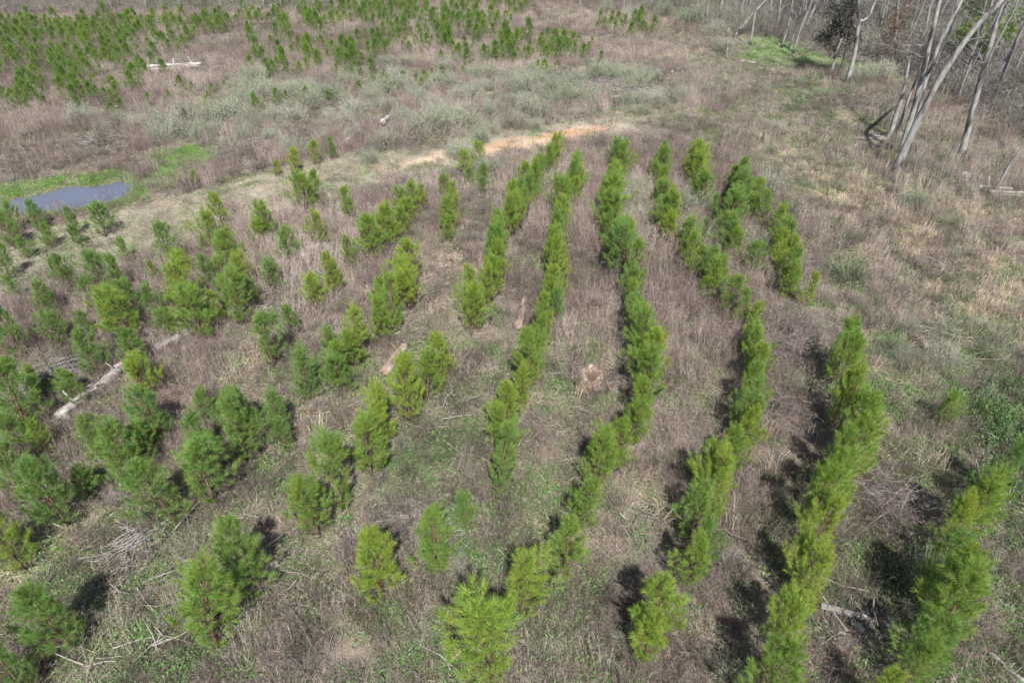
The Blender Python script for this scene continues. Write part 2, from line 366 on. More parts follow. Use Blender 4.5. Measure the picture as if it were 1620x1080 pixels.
# ------------------------------------------------------------------ pines
def shoot(N, p, d, L, n, nl, spread=(.5, 1.15), rg=R):
    d = d/np.linalg.norm(d); a = np.cross(d, [.3, .2, .9]); a /= np.linalg.norm(a)+1e-9; b2 = np.cross(d, a)
    t = rg.random(n)**.7; th = rg.random(n)*2*math.pi; sp = spread[0]+(spread[1]-spread[0])*rg.random(n); sp = sp*(1.15-.55*t)
    bs = p[None]+d[None]*(t*L)[:, None]
    dr = d[None]*np.cos(sp)[:, None]+(np.cos(th)[:, None]*a+np.sin(th)[:, None]*b2)*np.sin(sp)[:, None]
    tp = bs+dr*(nl*(.75+.4*rg.random(n)))[:, None]; tp[:, 2] -= .012
    N.append((bs, tp))
def make_pine(seed, H, width, nd=56, nl=.17, lod=0, open_=0.0):
    rg = np.random.default_rng(seed); N = []; tr = MB()
    k = 8; zs = np.linspace(0, H, k); wob = np.cumsum(rg.normal(0, .022*H/2.5, (k, 2)), axis=0); wob[0] = 0
    ax = np.c_[wob, zs]; at = lambda z: np.array([np.interp(z, zs, ax[:, 0]), np.interp(z, zs, ax[:, 1]), z])
    tr.tube(ax, np.linspace(.038*H/2.5+.01, .008, k), 6 if lod == 0 else 4)
    z = (.09 if lod == 0 else .03)*H+.05*rg.random(); step = (.27 if lod == 0 else .30)*(H/2.4)**.5; lob = rg.random()*6.28; la = rg.uniform(.15, .4)
    while z < H*.93:
        f = z/H; L = width*.5*((1-f)**.55*(.60+.5*min(1, f/.25)) if lod == 0 else (1-f)**.85*1.15); nb = rg.integers(5, 7) if lod == 0 else rg.integers(4, 6)
        ph = rg.random()*6.28; L *= rg.uniform(.8, 1.2)
        for i in range(nb):
            if rg.random() < open_*(1.1-f): continue
            a = ph+i*6.283/nb+rg.normal(0, .3); l = L*rg.uniform(.55, 1.38)*(1+la*math.cos(a-lob)); e0 = rg.uniform(.15, .55)+f*.45
            pts = [at(z)]; el = e0
            for s in range(4):
                pts.append(pts[-1]+np.array([math.cos(a)*math.cos(el), math.sin(a)*math.cos(el), math.sin(el)])*l/4); el += rg.uniform(.10, .30)
            pts = np.array(pts)
            if lod < 2: tr.tube(pts, np.linspace(.011, .005, 5), 3, False)
            tipd = pts[-1]-pts[-2]; tipd = tipd/np.linalg.norm(tipd)+np.array([0, 0, .55])
            cl = rg.uniform(.16, .34)*(H/2.4)**.5
            shoot(N, pts[-1]-tipd*.05, tipd, cl, int(nd*1.5), nl, (.4, 1.0), rg=rg)
            ns = max(1, int(l/(.20 if lod == 0 else .32)))
            for j in range(ns):
                q = (j+.6)/ns*.85+.05
                if q < .25: continue
                base = pts[0]*(1-q)+pts[-1]*q if q < .5 else pts[2]*(2-2*q)+pts[4]*(2*q-1)
                for sgn in ((-1, 1) if lod == 0 else (rg.choice([-1, 1]),)):
                    sa = a+sgn*rg.uniform(.5, 1.2); se = rg.uniform(.5, 1.15)
                    sd = np.array([math.cos(sa)*math.cos(se), math.sin(sa)*math.cos(se), math.sin(se)])
                    sl_ = (1-q)*l*.3+.06
                    shoot(N, base+sd*sl_*.5, sd, .10+sl_*.7, int(nd*.8), nl*.9, (.4, 1.05), rg=rg)
        z += step*rg.uniform(.75, 1.25)*(1-.3*f)
    shoot(N, at(H*.90), np.array([0, 0, 1.]), .34*(H/2.4), int(nd*2), nl*.85, (.3, .85), rg)
    for i in range(4):
        a = rg.random()*6.28; shoot(N, at(H*.84)+np.array([math.cos(a), math.sin(a), 0])*.07, np.array([math.cos(a)*.45, math.sin(a)*.45, 1]), .22*(H/2.4), nd, nl*.8, (.3, .85), rg)
    nb_ = MB(); bs = np.vstack([x[0] for x in N]); tp = np.vstack([x[1] for x in N])
    nb_.blades(bs, tp, {0: .0062, 1: .011, 2: .021}[lod])
    return nb_, tr
PINES = []          # (crown mesh, trunk mesh, H)
for i, (H, W, o_) in enumerate([(2.4, 1.45, 0), (2.2, 1.5, .08), (2.6, 1.35, .05), (1.9, 1.25, .1), (2.1, 1.7, .15), (2.5, 1.55, .0), (2.3, 1.2, .2), (2.4, 1.6, .3), (2.0, 1.3, .35), (2.5, 1.3, .28), (2.2, 1.6, .22), (2.6, 1.25, .4)]):
    c, tr = make_pine(50+i, H, W*1.06, 66, .175, 0, o_*.6)
    PINES.append((c.mesh('pine_crown', M_needle), tr.mesh('pine_trunk', M_pbark), H, c.mesh('pine_crown_cool', M_needle_b)))
MID = []
for i, (H, W) in enumerate([(1.5, .95), (1.35, .8), (1.7, .9), (1.2, .85), (1.55, .75)]):
    c, tr = make_pine(80+i, H, W, 34, .17, 1, .0)
    MID.append((c.mesh('small_pine_crown', M_needle), tr.mesh('small_pine_trunk', M_pbark), H, c.mesh('small_pine_crown_cool', M_needle_b)))
FARP = []
for i, (H, W) in enumerate([(1.4, .85), (1.2, .75), (1.6, .8), (1.3, .9)]):
    c, tr = make_pine(95+i, H, W*1.2, 30, .17, 1, .0); me = c.mesh('distant_pine', M_needle_far)
    FARP.append((me, H))

ORD = ['first','second','third','fourth','fifth','sixth','seventh','eighth','ninth','tenth','eleventh','twelfth','thirteenth','fourteenth','fifteenth','sixteenth','seventeenth','eighteenth','nineteenth','twentieth','twenty-first','twenty-second','twenty-third','twenty-fourth','twenty-fifth','twenty-sixth','twenty-seventh','twenty-eighth','twenty-ninth','thirtieth','thirty-first','thirty-second','thirty-third','thirty-fourth','thirty-fifth','thirty-sixth','thirty-seventh','thirty-eighth','thirty-ninth','fortieth'] + ['forty-'+q for q in 'first second third fourth fifth sixth seventh eighth ninth'.split()] + ['fiftieth'] + ['fifty-'+q for q in 'first second third fourth fifth sixth seventh eighth ninth'.split()] + ['sixtieth'] + ['sixty-'+q for q in 'first second third fourth fifth sixth seventh eighth ninth'.split()]+['seventieth']
LANDMARKS = [('the long grey fallen log', 200, 605), ('the muddy pond', 110, 310), ('the bleached white log', 275, 112), ('the short grey log section', 490, 413),
             ('the pale tilted snag of driftwood', 617, 195), ('the orange bare soil', 860, 218), ('the reddish rotten stump', 935, 600), ('the grey stick pile', 225, 870),
             ('the dark twig heap', 85, 610), ('the red rotten log', 625, 575), ('the dark slash pile', 960, 145), ('the bottom left corner', 0, 1080), ('the pale stick between rows', 722, 645), ('the curved grey log', 560, 225), ('the leaning trunks', 1425, 250), ('the ragged row', 1230, 370), ('the fanned white branches', 1480, 518), ('the twin pale trunks', 1330, 130), ('the pale split logs', 1585, 302)]
_lm = [(n, *P(x, y)) for n, x, y in LANDMARKS]
def near_label(things, noun):
    """things: list of (obj, x, y, adjective). Labels say which landmark each stands by, on which side and how near."""
    bk = {}
    for it in things:
        o, x, y, adj = it; best = None
        for n, lx, ly in _lm:
            d = math.hypot(x-lx, (y-ly)*.8)
            if best is None or d < best[0]: best = (d, n, lx, ly)
        d, n, lx, ly = best; dx, dy = x-lx, y-ly
        side = ('right of' if dx > 0 else 'left of') if abs(dx) > abs(dy) else ('behind' if dy > 0 else 'in front of')
        bk.setdefault((n, side), []).append((d, o, adj))
    for (n, side), L in bk.items():
        L.sort(key=lambda a: a[0])
        for i, (d, o, adj) in enumerate(L):
            pre = 'nearest' if i == 0 else ORD[i]+' nearest' if i < len(ORD) else 'far'
            o['label'] = f'{adj} {noun}, {pre} {side} {n}'
npine = 0
def put_pine(x, y, H, cool=False, lod=0, label=None, group=None, sx=1.0, col=None):
    global npine
    lib = PINES if lod == 0 else MID
    i = (npine*5+random.randrange(3)) % len(lib); npine += 1
    cm, tm, h0, cm2 = lib[i]; s = H/h0
    r = empty('young_pine', (x, y, tz(x, y)-.03), (random.gauss(0, .055), random.gauss(0, .055), random.uniform(0, 6.28)), (s*sx*random.uniform(.93, 1.08), s*sx*random.uniform(.93, 1.08), s))
    link('crown', cm2 if cool else cm, r); link('trunk', tm, r)
    tag(r, label, 'pine tree', group); return r
def adj_of(H, cool, sx=1):
    a = 'tall' if H > 2.5 else 'small' if H < 1.45 else 'medium'
    return a+(' blue green' if cool else ' yellow green')

# rows: crown-centre pixels, from the near end to the far end
ROWS = [
 ('the broken row along the right edge', 2.5, 2.6, 1.07, 0.94, [(1395,1090),(1440,1055),(1500,1000),(1515,950),(1490,880),(1540,810),(1580,750),(1625,735)]),
 ('the long row with a lone top pine', 2.5, 2.6, 0.99, 0.86, [(1215,1085),(1240,1010),(1262,930),(1285,870),(1300,800),(1330,730),(1350,680),(1335,610),(1325,545)]),
 ('the third dense row from the right', 2.4, 1.8, 0.99, 0.96, [(1125,850),(1105,800),(1160,730),(1185,670),(1195,600),(1190,540),(1175,480),(1130,440),(1100,400),(1075,360),(1055,310),(1045,270),(1050,235)]),
 ('the bent row right of the rotten stump', 2.5, 1.9, 1.03, 0.93, [(945,730),(985,690),(1010,640),(1030,590),(1018,530),(1008,480),(992,430),(975,375),(962,325),(972,280),(985,235)]),
 ('the row left of the rotten stump', 2.3, 1.85, 1.03, 0.86, [(775,745),(792,700),(800,650),(825,600),(850,550),(870,505),(880,450),(882,390),(885,345),(900,295),(915,252)]),
 ('the row ending at the orange soil', 2.2, 1.9, 0.99, 0.86, [(745,495),(778,450),(785,400),(800,350),(828,305),(855,265),(880,230)]),
 ('the row beside the red rotten log', 2.4, 2.2, 1.3, 1.05, [(475,820),(530,768),(575,710),(615,650),(662,612),(690,570),(715,535)]),
 ('the short row behind the red rotten log', 2.2, 2.0, 1.25, 1.05, [(530,565),(575,525),(612,488),(642,450),(650,410)]),
 ('the small row reaching toward the track', 1.9, 1.7, 1.3, 1.1, [(585,385),(620,350),(645,318),(685,292)]),
 ('the short row against the right brush', 2.1, 1.9, 1.2, 1.1, [(1190,405),(1165,375),(1158,330),(1165,300),(1160,268)]),
 ('the ragged row bordering the tan grass', 2.1, 1.8, 1.3, .95, [(1285,455),(1245,425),(1250,395),(1238,355),(1215,328),(1192,298)]),
 ('the short clump near the right brush', 2.0, 1.8, 1.1, 1.1, [(1122,292),(1105,270),(1105,235)]),
]
for name, H0, H1, sp, sx, pts in ROWS:
    c = resample([P(px, py, 1.15) for px, py in pts], .05); L = len(c)*.05; s = random.uniform(0, .3); k = 0; j0 = []
    while s < L:
        f = s/L; q = c[min(len(c)-1, int(s/.05))]; H = (H0*(1-f)+H1*f)*random.uniform(.74, 1.14)
        j0.append((q[0]+random.gauss(0, .12), q[1]+random.gauss(0, .1), H)); s += sp*.86*random.uniform(.82, 1.18)
    for k, (x, y, H) in enumerate(j0):
        cool = random.random() < .22
        put_pine(x, y, H*(.93 if y < 20 else 1), cool, 0, f'{adj_of(H, cool)} pine, {ORD[k]} from near end of {name[4:]}', 'pines planted in dense rows', sx*random.uniform(.84, 1.0)*(.93 if y < 22 else 1.04))
# single pines (crown-centre pixel, height, cool?)
SINGLE = [(600,900,2.5,0),(690,868,2.3,1),(735,812,1.5,1),(830,928,2.3,0),(893,868,2.2,0),(918,795,2.2,0),(775,1025,2.9,0),(1045,972,2.4,0),(1025,1010,1.9,0),(1100,885,2.3,0),
 (400,895,2.8,1),(325,985,2.9,0),(95,988,2.6,1),(25,1065,2.3,1),(17,865,2.7,0),(90,795,2.6,1),(267,795,2.6,1),(187,735,2.5,1),(328,765,2.5,1),(318,715,2.1,1),(378,700,2.5,1),(385,665,2.2,1),(437,665,1.9,1),
 (320,655,1.4,1),(247,675,2.3,1),(13,752,2.2,1),(17,640,2.7,1),(487,608,2.1,1),(427,550,2.4,1),(230,605,1.9,0),(210,565,2.0,1),(198,508,2.6,0),(147,572,2.0,1),(313,512,2.3,0),
 (90,532,1.5,1),(22,535,2.5,1),(67,485,1.9,1),(240,492,1.8,1),(287,468,2.4,0),(372,480,2.5,0),(463,512,1.5,1),(497,473,1.6,0),(525,442,2.0,0),(430,442,1.4,1),(327,440,1.8,1),(187,452,2.2,1),
 (153,437,1.7,1),(107,436,1.9,1),(260,398,2.2,1),(198,400,1.3,1),(370,408,2.0,0),(330,378,2.1,0),(348,345,2.2,0),(420,362,2.2,0),(410,378,1.6,0),(455,402,1.9,1),(507,378,1.9,0),(550,335,1.9,0),
 (482,318,2.2,0),(498,305,1.9,0),(712,320,1.8,0),(708,350,1.9,0),(712,372,1.5,0),(758,245,1.5,0),(738,262,1.5,0),(765,280,1.3,1),(765,300,1.2,1),(745,285,1.3,0),(588,392,1.1,0),(556,410,1.8,0),
 (15,372,1.9,1),(20,350,1.7,1),(52,345,1.7,1),(112,355,1.6,1),(120,375,1.2,1),(160,352,1.8,1),(75,378,1.3,1),(465,260,1.6,0),(497,246,1.6,0),(437,268,1.1,0),(524,240,1.4,1),(305,285,.9,0),
 (1130,455,2.1,0),(1115,370,1.5,1),(1245,450,2.0,0),(1500,652,1.4,0),(1195,330,1.5,0),(1130,330,1.4,1),(640,335,1.7,0),(700,303,1.5,0),(270,520,1.3,1),(350,440,1.4,0),(30,460,1.2,1),(380,440,1.7,0),(355,470,1.5,1),
 (150,700,1.9,1),(5,420,1.9,1),(85,430,1.2,1),(210,480,1.7,1),(340,495,1.5,0),(620,365,1.5,0),(20,690,1.6,1),
 (40,395,1.2,1),(135,470,1.3,1),(172,505,1.4,0),(250,440,1.3,0),(300,432,1.5,0),(352,405,1.6,0),(265,520,1.3,1),(60,612,1.3,0),(400,470,1.3,1),(560,560,1.6,0),(545,600,1.7,1),(600,470,1.5,0),(120,620,1.5,1),(140,520,1.3,1),(230,720,1.6,1),(130,770,1.6,1),(60,700,1.5,0),(450,700,1.4,1),(520,545,1.3,1)]
lst = []
for px, py, H, cool in SINGLE:
    x, y = P(px, py, H*.40)
    lst.append((put_pine(x, y, H*.9, bool(cool), 0, 'x', 'pines scattered between the log and the path', random.uniform(.88, 1.12)), x, y, adj_of(H, cool)))
near_label(lst, 'pine')
NEARCOUNT = npine
# distant field: sampled in ground areas; the largest stay individual, the rest one stand
AREAS = [(pix([(-90,44),(120,36),(235,40),(250,62),(200,90),(150,120),(120,158),(70,185),(-90,195)]), .85, 1.5),
 (pix([(235,40),(330,32),(350,60),(330,75),(250,110),(230,150),(110,185),(120,158),(200,90)]), .42, 1.4),
 (pix([(330,36),(540,18),(545,60),(470,70),(400,62),(335,55)]), .48, 1.4), (pix([(395,72),(540,62),(590,70),(575,140),(400,135)]), .32, 1.35),
 (pix([(540,12),(800,8),(840,18),(800,48),(640,42),(545,45)]), .75, 1.4), (pix([(545,45),(800,45),(830,90),(740,110),(640,90),(560,85)]), .48, 1.4),
 (pix([(800,60),(945,72),(935,95),(800,105),(790,80)]), .85, 1.5), (pix([(935,38),(1035,42),(1035,60),(980,66),(935,45)]), .75, 1.4),
 (pix([(540,70),(615,80),(600,130),(545,140)]), .6, 1.4), (pix([(150,140),(420,130),(740,115),(990,100),(985,118),(700,150),(400,190),(170,200)]), .13, 1.15), (pix([(100,120),(240,100),(420,130),(430,180),(180,215),(60,190)]), .12, 1.2)]
cand = []
for poly, dens, H in AREAS:
    a = np.array(poly); lo, hi = a.min(0), a.max(0); n = int((hi-lo).prod()*dens*1.9)
    xy = lo+(hi-lo)*R.random((n, 2)); ok = sdist(xy[:, 0], xy[:, 1], poly) < 0
    cl = fbm(xy[:, 0], xy[:, 1], 5, 3) + R.normal(0, .13, n) > .44
    for x, y in xy[ok & cl]: cand.append((x, y, H*1.08*random.uniform(.5, 1.2)))
keep = []
for c in cand:
    if all((c[0]-k[0])**2+(c[1]-k[1])**2 > .5 for k in keep[-260:]): keep.append(c)
keep.sort(key=lambda c: c[1]-c[2]*6)
nind = max(0, 300-NEARCOUNT)
lst = []
for x, y, H in keep[:nind]:
    cool = random.random() < .3
    lst.append((put_pine(x, y, H, cool, 1, 'x', 'small pines of the far field'), x, y, 'small'+(' blue green' if cool else ' yellow green')))
near_label(lst, 'distant pine')
print('near pines', NEARCOUNT, 'far', len(keep), 'indiv', len(lst))

# ------------------------------------------------------------------ scatter by geometry nodes (only for stuff)
def scatter(name, protos, pts, rot, scl, pid, tint, label, cat):
    cl = bpy.data.collections.new(name+'_sources')
    for i, me in enumerate(protos):
        o = bpy.data.objects.new(f'{name}_source_{i:02d}', me); cl.objects.link(o)
    me = bpy.data.meshes.new(name); n = len(pts); me.vertices.add(n); me.vertices.foreach_set('co', np.asarray(pts, 'f').ravel())
    for nm, ty, arr, fld in (('rot', 'FLOAT_VECTOR', rot, 'vector'), ('scl', 'FLOAT_VECTOR', scl, 'vector'), ('pid', 'INT', pid, 'value'), ('tint', 'FLOAT', tint, 'value')):
        at_ = me.attributes.new(nm, ty, 'POINT'); at_.data.foreach_set(fld, np.asarray(arr, 'i' if ty == 'INT' else 'f').ravel())
    for m in {p.materials[0] for p in protos}: me.materials.append(m)
    o = link(name, me); tag(o, label, cat, kind='stuff')
    g = bpy.data.node_groups.new(name, 'GeometryNodeTree')
    g.interface.new_socket('Geometry', in_out='INPUT', socket_type='NodeSocketGeometry'); g.interface.new_socket('Geometry', in_out='OUTPUT', socket_type='NodeSocketGeometry')
    gi = g.nodes.new('NodeGroupInput'); go = g.nodes.new('NodeGroupOutput'); ip = g.nodes.new('GeometryNodeInstanceOnPoints')
    ci = g.nodes.new('GeometryNodeCollectionInfo'); ci.inputs[0].default_value = cl; ci.inputs[1].default_value = True; ci.inputs[2].default_value = False
    def na(nm, ty):
        a = g.nodes.new('GeometryNodeInputNamedAttribute'); a.data_type = ty; a.inputs[0].default_value = nm
        return next(s for s in a.outputs if s.enabled and s.name == 'Attribute')
    e2r = g.nodes.new('FunctionNodeEulerToRotation'); g.links.new(na('rot', 'FLOAT_VECTOR'), e2r.inputs[0])
    g.links.new(gi.outputs[0], ip.inputs['Points']); g.links.new(ci.outputs[0], ip.inputs['Instance']); ip.inputs['Pick Instance'].default_value = True
    g.links.new(na('pid', 'INT'), ip.inputs['Instance Index']); g.links.new(e2r.outputs[0], ip.inputs['Rotation']); g.links.new(na('scl', 'FLOAT_VECTOR'), ip.inputs['Scale'])
    g.links.new(ip.outputs[0], go.inputs[0])
    md = o.modifiers.new('scatter', 'NODES'); md.node_group = g
    return o
def scatter_xy(name, protos, xy, H, tint, label, cat, tilt=.12, sink=.02, flat=1.0):
    if flat == 1.0: flat = 1-.42*sstep(30, 70, xy[:, 1])
    n = len(xy); z = terrain(xy[:, 0], xy[:, 1])-sink
    rot = np.c_[R.normal(0, tilt, n), R.normal(0, tilt, n), R.random(n)*6.283]; H = np.asarray(H)*np.ones(n)
    return scatter(name, protos, np.c_[xy, z], rot, np.c_[H, H, H*flat*(.85+.3*R.random(n))], R.integers(0, len(protos), n), tint, label, cat)
far = np.array([k[:2] for k in keep[nind:]]); farH = np.array([k[2] for k in keep[nind:]])
if len(far):
    scatter_xy('pine_stand', [m for m, h in FARP], far, farH/1.4, R.random(len(far)), 'many small green pines covering the distant replanted field', 'young pines', .04, flat=1.001)

# ------------------------------------------------------------------ ground cover clumps
def P_stalk(seed, n=16, h=(.55, 1.15), rad=.4, tw=7, w=.008, side=.16):
    mb = MB(); rg = np.random.default_rng(seed)
    b_ = np.c_[rg.normal(0, rad*.55, (n, 2)), np.full(n, -.03)]; hh = rg.uniform(*h, n)
    top = b_+np.c_[rg.normal(0, .14, (n, 2))*hh[:, None], hh]; mid = (b_+top)/2+np.c_[rg.normal(0, .035, (n, 2)), np.zeros(n)]
    mb.blades(b_, top, w, mid)
    k = n*tw; i = np.repeat(np.arange(n), tw); t_ = rg.uniform(.35, .98, k)
    s0 = mid[i]+(top[i]-mid[i])*((t_-.35)/.65)[:, None]; s1 = s0+np.c_[rg.normal(0, side*.45, (k, 2)), rg.uniform(.04, side, k)]
    mb.blades(s0, s1, w*.75); return mb
def P_tuft(seed, n=46, h=(.18, .42), rad=.22, spread=.55, w=.009):
    mb = MB(); rg = np.random.default_rng(seed)
    b_ = np.c_[rg.normal(0, rad*.5, (n, 2)), np.full(n, -.02)]; hh = rg.uniform(*h, n); a = rg.random(n)*6.283; r_ = rg.uniform(.1, spread, n)*hh*1.6
    mid = b_+np.c_[np.cos(a)*r_*.35, np.sin(a)*r_*.35, hh*.65]; top = b_+np.c_[np.cos(a)*r_, np.sin(a)*r_, hh*rg.uniform(.55, 1.0, n)]
    mb.blades(b_, top, w, mid); return mb
def P_mat(seed, n=90, rad=.5, w=.008, hmax=.13):
    mb = MB(); rg = np.random.default_rng(seed); c = np.c_[rg.normal(0, rad*.5, (n, 2)), rg.uniform(.01, hmax, n)]
    a = rg.normal(rg.random()*6.28, .9, n); l = rg.uniform(.06, .28, n); d = np.c_[np.cos(a), np.sin(a), rg.normal(0, .16, n)]*l[:, None]
    mb.blades(c-d/2, c+d/2, w, c+np.c_[rg.normal(0, .02, (n, 2)), rg.uniform(0, .06, n)]); return mb
def P_leaf(seed, n=90, rad=.42, sz=(.018, .045), hmax=.16):
    mb = MB(); rg = np.random.default_rng(seed); c = np.c_[rg.normal(0, rad*.5, (n, 2)), rg.uniform(0, hmax, n)]
    a = rg.random(n)*6.283; l = rg.uniform(*sz, n); u = np.c_[np.cos(a), np.sin(a), rg.normal(.15, .35, n)]*l[:, None]
    v = np.c_[-np.sin(a), np.cos(a), rg.normal(0, .3, n)]*(l*.42)[:, None]
    V = np.stack([c-u, c+v, c+u, c-v], 1).reshape(-1, 3); b_ = np.arange(n)[:, None, None]*4
    mb.add(V, (b_+np.array([[0, 1, 2], [0, 2, 3]])[None]).reshape(-1, 3)); return mb
def P_cane(seed, n=14, rad=.5, L=.9, w=.008, tw=4):
    mb = MB(); rg = np.random.default_rng(seed)
    for i in range(n):
        p = np.r_[rg.normal(0, rad*.4, 2), 0]; a = rg.random()*6.28; e = rg.uniform(.7, 1.4); pts = [p]; l = L*rg.uniform(.5, 1.1)/6
        for s in range(6):
            p = p+np.array([math.cos(a)*math.cos(e), math.sin(a)*math.cos(e), math.sin(e)])*l; e -= rg.uniform(.15, .5); a += rg.normal(0, .15); pts.append(p)
        pts = np.array(pts); pts[:, 2] = np.maximum(pts[:, 2], .01)
        mb.blades(pts[:-1], pts[1:]+(pts[1:]-pts[:-1])*.5, w); k = 6*tw; s0 = pts[rg.integers(1, 7, k)]
        mb.blades(s0, s0+rg.normal(0, .09, (k, 3)), w*.6)
    return mb
print('protos')
pr_stalk = [P_stalk(i, 22+3*(i % 3), w=.0075).mesh('stalks', M_stalk) for i in range(5)]
pr_stalk_low = [P_stalk(20+i, 22, (.25, .6), .42, 5, .008, .12).mesh('stalks_low', M_stalk) for i in range(3)]
pr_dry = [P_tuft(40+i).mesh('dry', M_dry) for i in range(4)]
pr_tall = [P_tuft(50+i, 40, (.5, 1.2), .25, .28, .010).mesh('dry_tall', M_dry) for i in range(2)]
pr_mat = [P_mat(60+i).mesh('mat', M_dry) for i in range(4)]
pr_cane = [P_cane(70+i).mesh('cane', M_stalk) for i in range(3)]
pr_leaf = [P_leaf(80+i).mesh('leaf', M_weed) for i in range(4)] + [P_tuft(90+i, 40, (.08, .25), .3, .8, .010).mesh('weed_tuft', M_weed) for i in range(2)]
pr_grass = [P_tuft(95+i, 60, (.1, .3), .35, .6, .012).mesh('grass', M_grass) for i in range(3)]
pr_wood = [P_cane(100+i, 22, .7, 1.9, .02, 6).mesh('wood_brush', M_twig_tint) for i in range(3)] + [P_stalk(110+i, 20, (.8, 2.2), .8, 12, .02, .4).mesh('wood_brush2', M_twig_tint) for i in range(2)]

def cand_pts(d0, d1, dens, margin=160, rot=0):
    hw = 1.0*d1+8; n = int((2*hw)*(d1-d0)*dens)
    x = (R.random(n)-.5)*2*hw; y = d0+(d1-d0)*R.random(n)
    px, py = proj(x, y); ok = (px > -margin) & (px < 1620+margin) & (py < 1080+margin)
    return np.c_[x[ok], y[ok]]
bands = [(4.5, 14, 1.0, 1.0), (14, 24, .92, 1.0), (24, 40, .62, 1.05), (40, 62, .36, 1.2), (62, 112, .20, 1.5)]
def gather(base, prob):
    out = []; sc = []
    for d0, d1, k, s in bands:
        xy = cand_pts(d0, d1, base*k); z = zones(xy[:, 0], xy[:, 1]); p = prob(z, xy[:, 0], xy[:, 1])
        ok = (R.random(len(xy)) < p*(1-.3*z['bare'])) & (z['pond'] < .25); out.append(xy[ok]); sc.append(np.full(ok.sum(), s))
    return np.vstack(out), np.concatenate(sc)
cl01 = lambda v: np.clip(v, 0, 1)
# tall dead stalks: patches between the rows and over the far field
def p_st(z, X, Y):
    a = sstep(.38, .52, z['n'])*.85+.15
    a = a*(1-.93*z['track'])*(1-z['orange'])*(1-z['green']*.93)*(1-.8*z['tan'])*(1-.5*z['gr'])*(1-.45*z['rt'])*(1-.6*z['forest'])
    a = a*(1-.62*z['near']*sstep(.3, .6, 1-z['n2']))
    return cl01(a)
xy, s = gather(12, p_st); H = s*(.65+.5*R.random(len(xy)))
scatter_xy('dead_weed_stalks', pr_stalk, xy, H*(.72+.28*sstep(12, 28, xy[:, 1])), cl01(fbm(xy[:, 0], xy[:, 1], 5, 1)*1.5-.32+R.normal(0, .24, len(xy))), 'purplish brown dead weed stalks standing between the pine rows', 'dead weeds', .14); n1 = len(xy)
xy, s = gather(7, lambda z, X, Y: cl01((.06+.8*sstep(.45, .58, z['n2']))*(1-.5*z['tan'])*(1-.85*z['track'])*(1-z['orange'])*(1-.8*z['green'])))
scatter_xy('low_dead_stems', pr_stalk_low, xy, s*(.6+.5*R.random(len(xy))), cl01(.4+1.2*(fbm(xy[:, 0], xy[:, 1], 3, 3)-.5)*2+R.normal(0, .22, len(xy))), 'low tangle of grey brown dead stems over the ground', 'dead weeds', .25); n2 = len(xy)
xy, s = gather(9, lambda z, X, Y: cl01((.08+.95*z['tan']+.6*z['wheat']+.55*sstep(.5, .58, z['n3'])+.15*z['track'])*(1-.85*z['orange'])*(1-.8*z['green'])))
zz = zones(xy[:, 0], xy[:, 1])
scatter_xy('dry_grass_tufts', pr_dry, xy, s*(.6+.6*R.random(len(xy)))*(1-.5*zz['track']), cl01(.25+.5*zz['tan']*sstep(.3, .5, zz['n2'])+.4*zz['wheat']+R.normal(0, .18, len(xy))), 'pinkish tan tufts of dry grass across the clearing', 'dry grass', .2); n3 = len(xy)
xy, s = gather(1.2, lambda z, X, Y: cl01((.06+.6*z['tan']*sstep(.5, .6, z['n'])+.7*z['wheat']+.08*sstep(.55, .65, z['n3']))*(1-.8*z['track'])*(1-z['green'])))
scatter_xy('tall_dry_grass', pr_tall, xy, s*(.5+.5*R.random(len(xy))), cl01(.72+R.normal(0, .18, len(xy))), 'taller straw coloured bunch grass', 'dry grass', .15)
xy, s = gather(10, lambda z, X, Y: cl01((.2+.6*sstep(.42, .56, fbm(X, Y, 1.6, 0)))*(1-.5*z['green'])*(1-.75*z['orange'])))
scatter_xy('dead_grass_thatch', pr_mat, xy, s*(.7+.6*R.random(len(xy))), cl01(.3+1.1*(fbm(xy[:, 0], xy[:, 1], 2.2, 6)-.5)*2+R.normal(0, .2, len(xy))), 'matted grey tan thatch of dead grass lying on the ground', 'dead grass', .1); n4 = len(xy)
xy, s = gather(3.2, lambda z, X, Y: cl01((.08+.5*sstep(.48, .6, fbm(X, Y, 4, 0)))*(1-.9*z['track'])*(1-z['orange'])*(1-z['green'])))
scatter_xy('bramble_canes', pr_cane, xy, s*(.55+.5*R.random(len(xy))), cl01(.3+R.normal(0, .25, len(xy))), 'arching bare bramble canes tangled over the ground', 'brambles', .2)
M_litter = leafmat('woody_litter', [(0, (.12, .10, .09)), (.5, (.22, .195, .175)), (1, (.36, .33, .30))], 'tint', transl=0, island=.35, rough=.85)
def P_litter(seed, n=7):
    mb = MB(); rg = np.random.default_rng(seed)
    for i in range(n):
        c = np.r_[rg.normal(0, .35, 2), rg.uniform(.04, .22)]; a = rg.random()*6.28; l = rg.uniform(.12, .55); d = np.array([math.cos(a), math.sin(a), rg.normal(0, .15)])*l; r_ = rg.uniform(.006, .017)
        mb.tube([c-d, c+rg.normal(0, .04, 3), c+d], [r_, r_*.8, r_*.4], 5, False)
        if rg.random() < .5: mb.tube([c, c+rg.normal(0, .15, 3)], [r_*.6, r_*.3], 4, False)
    return mb
xy, s = gather(.7, lambda z, X, Y: cl01((.15+.85*sstep(.5, .62, fbm(X, Y, 5, 5)))*(1-.7*z['track'])*(1-z['orange'])*(1-z['green'])))
scatter_xy('woody_litter', [P_litter(140+i).mesh('woody_litter', M_litter) for i in range(5)], xy, s*(.6+.7*R.random(len(xy))), R.random(len(xy)), 'broken grey twigs and sticks littering the ground', 'twigs', .1)
M_dark = leafmat('dark_stems', [(0, (.055, .043, .038)), (1, (.14, .11, .095))], 'tint', transl=0, island=.4, rough=.85)
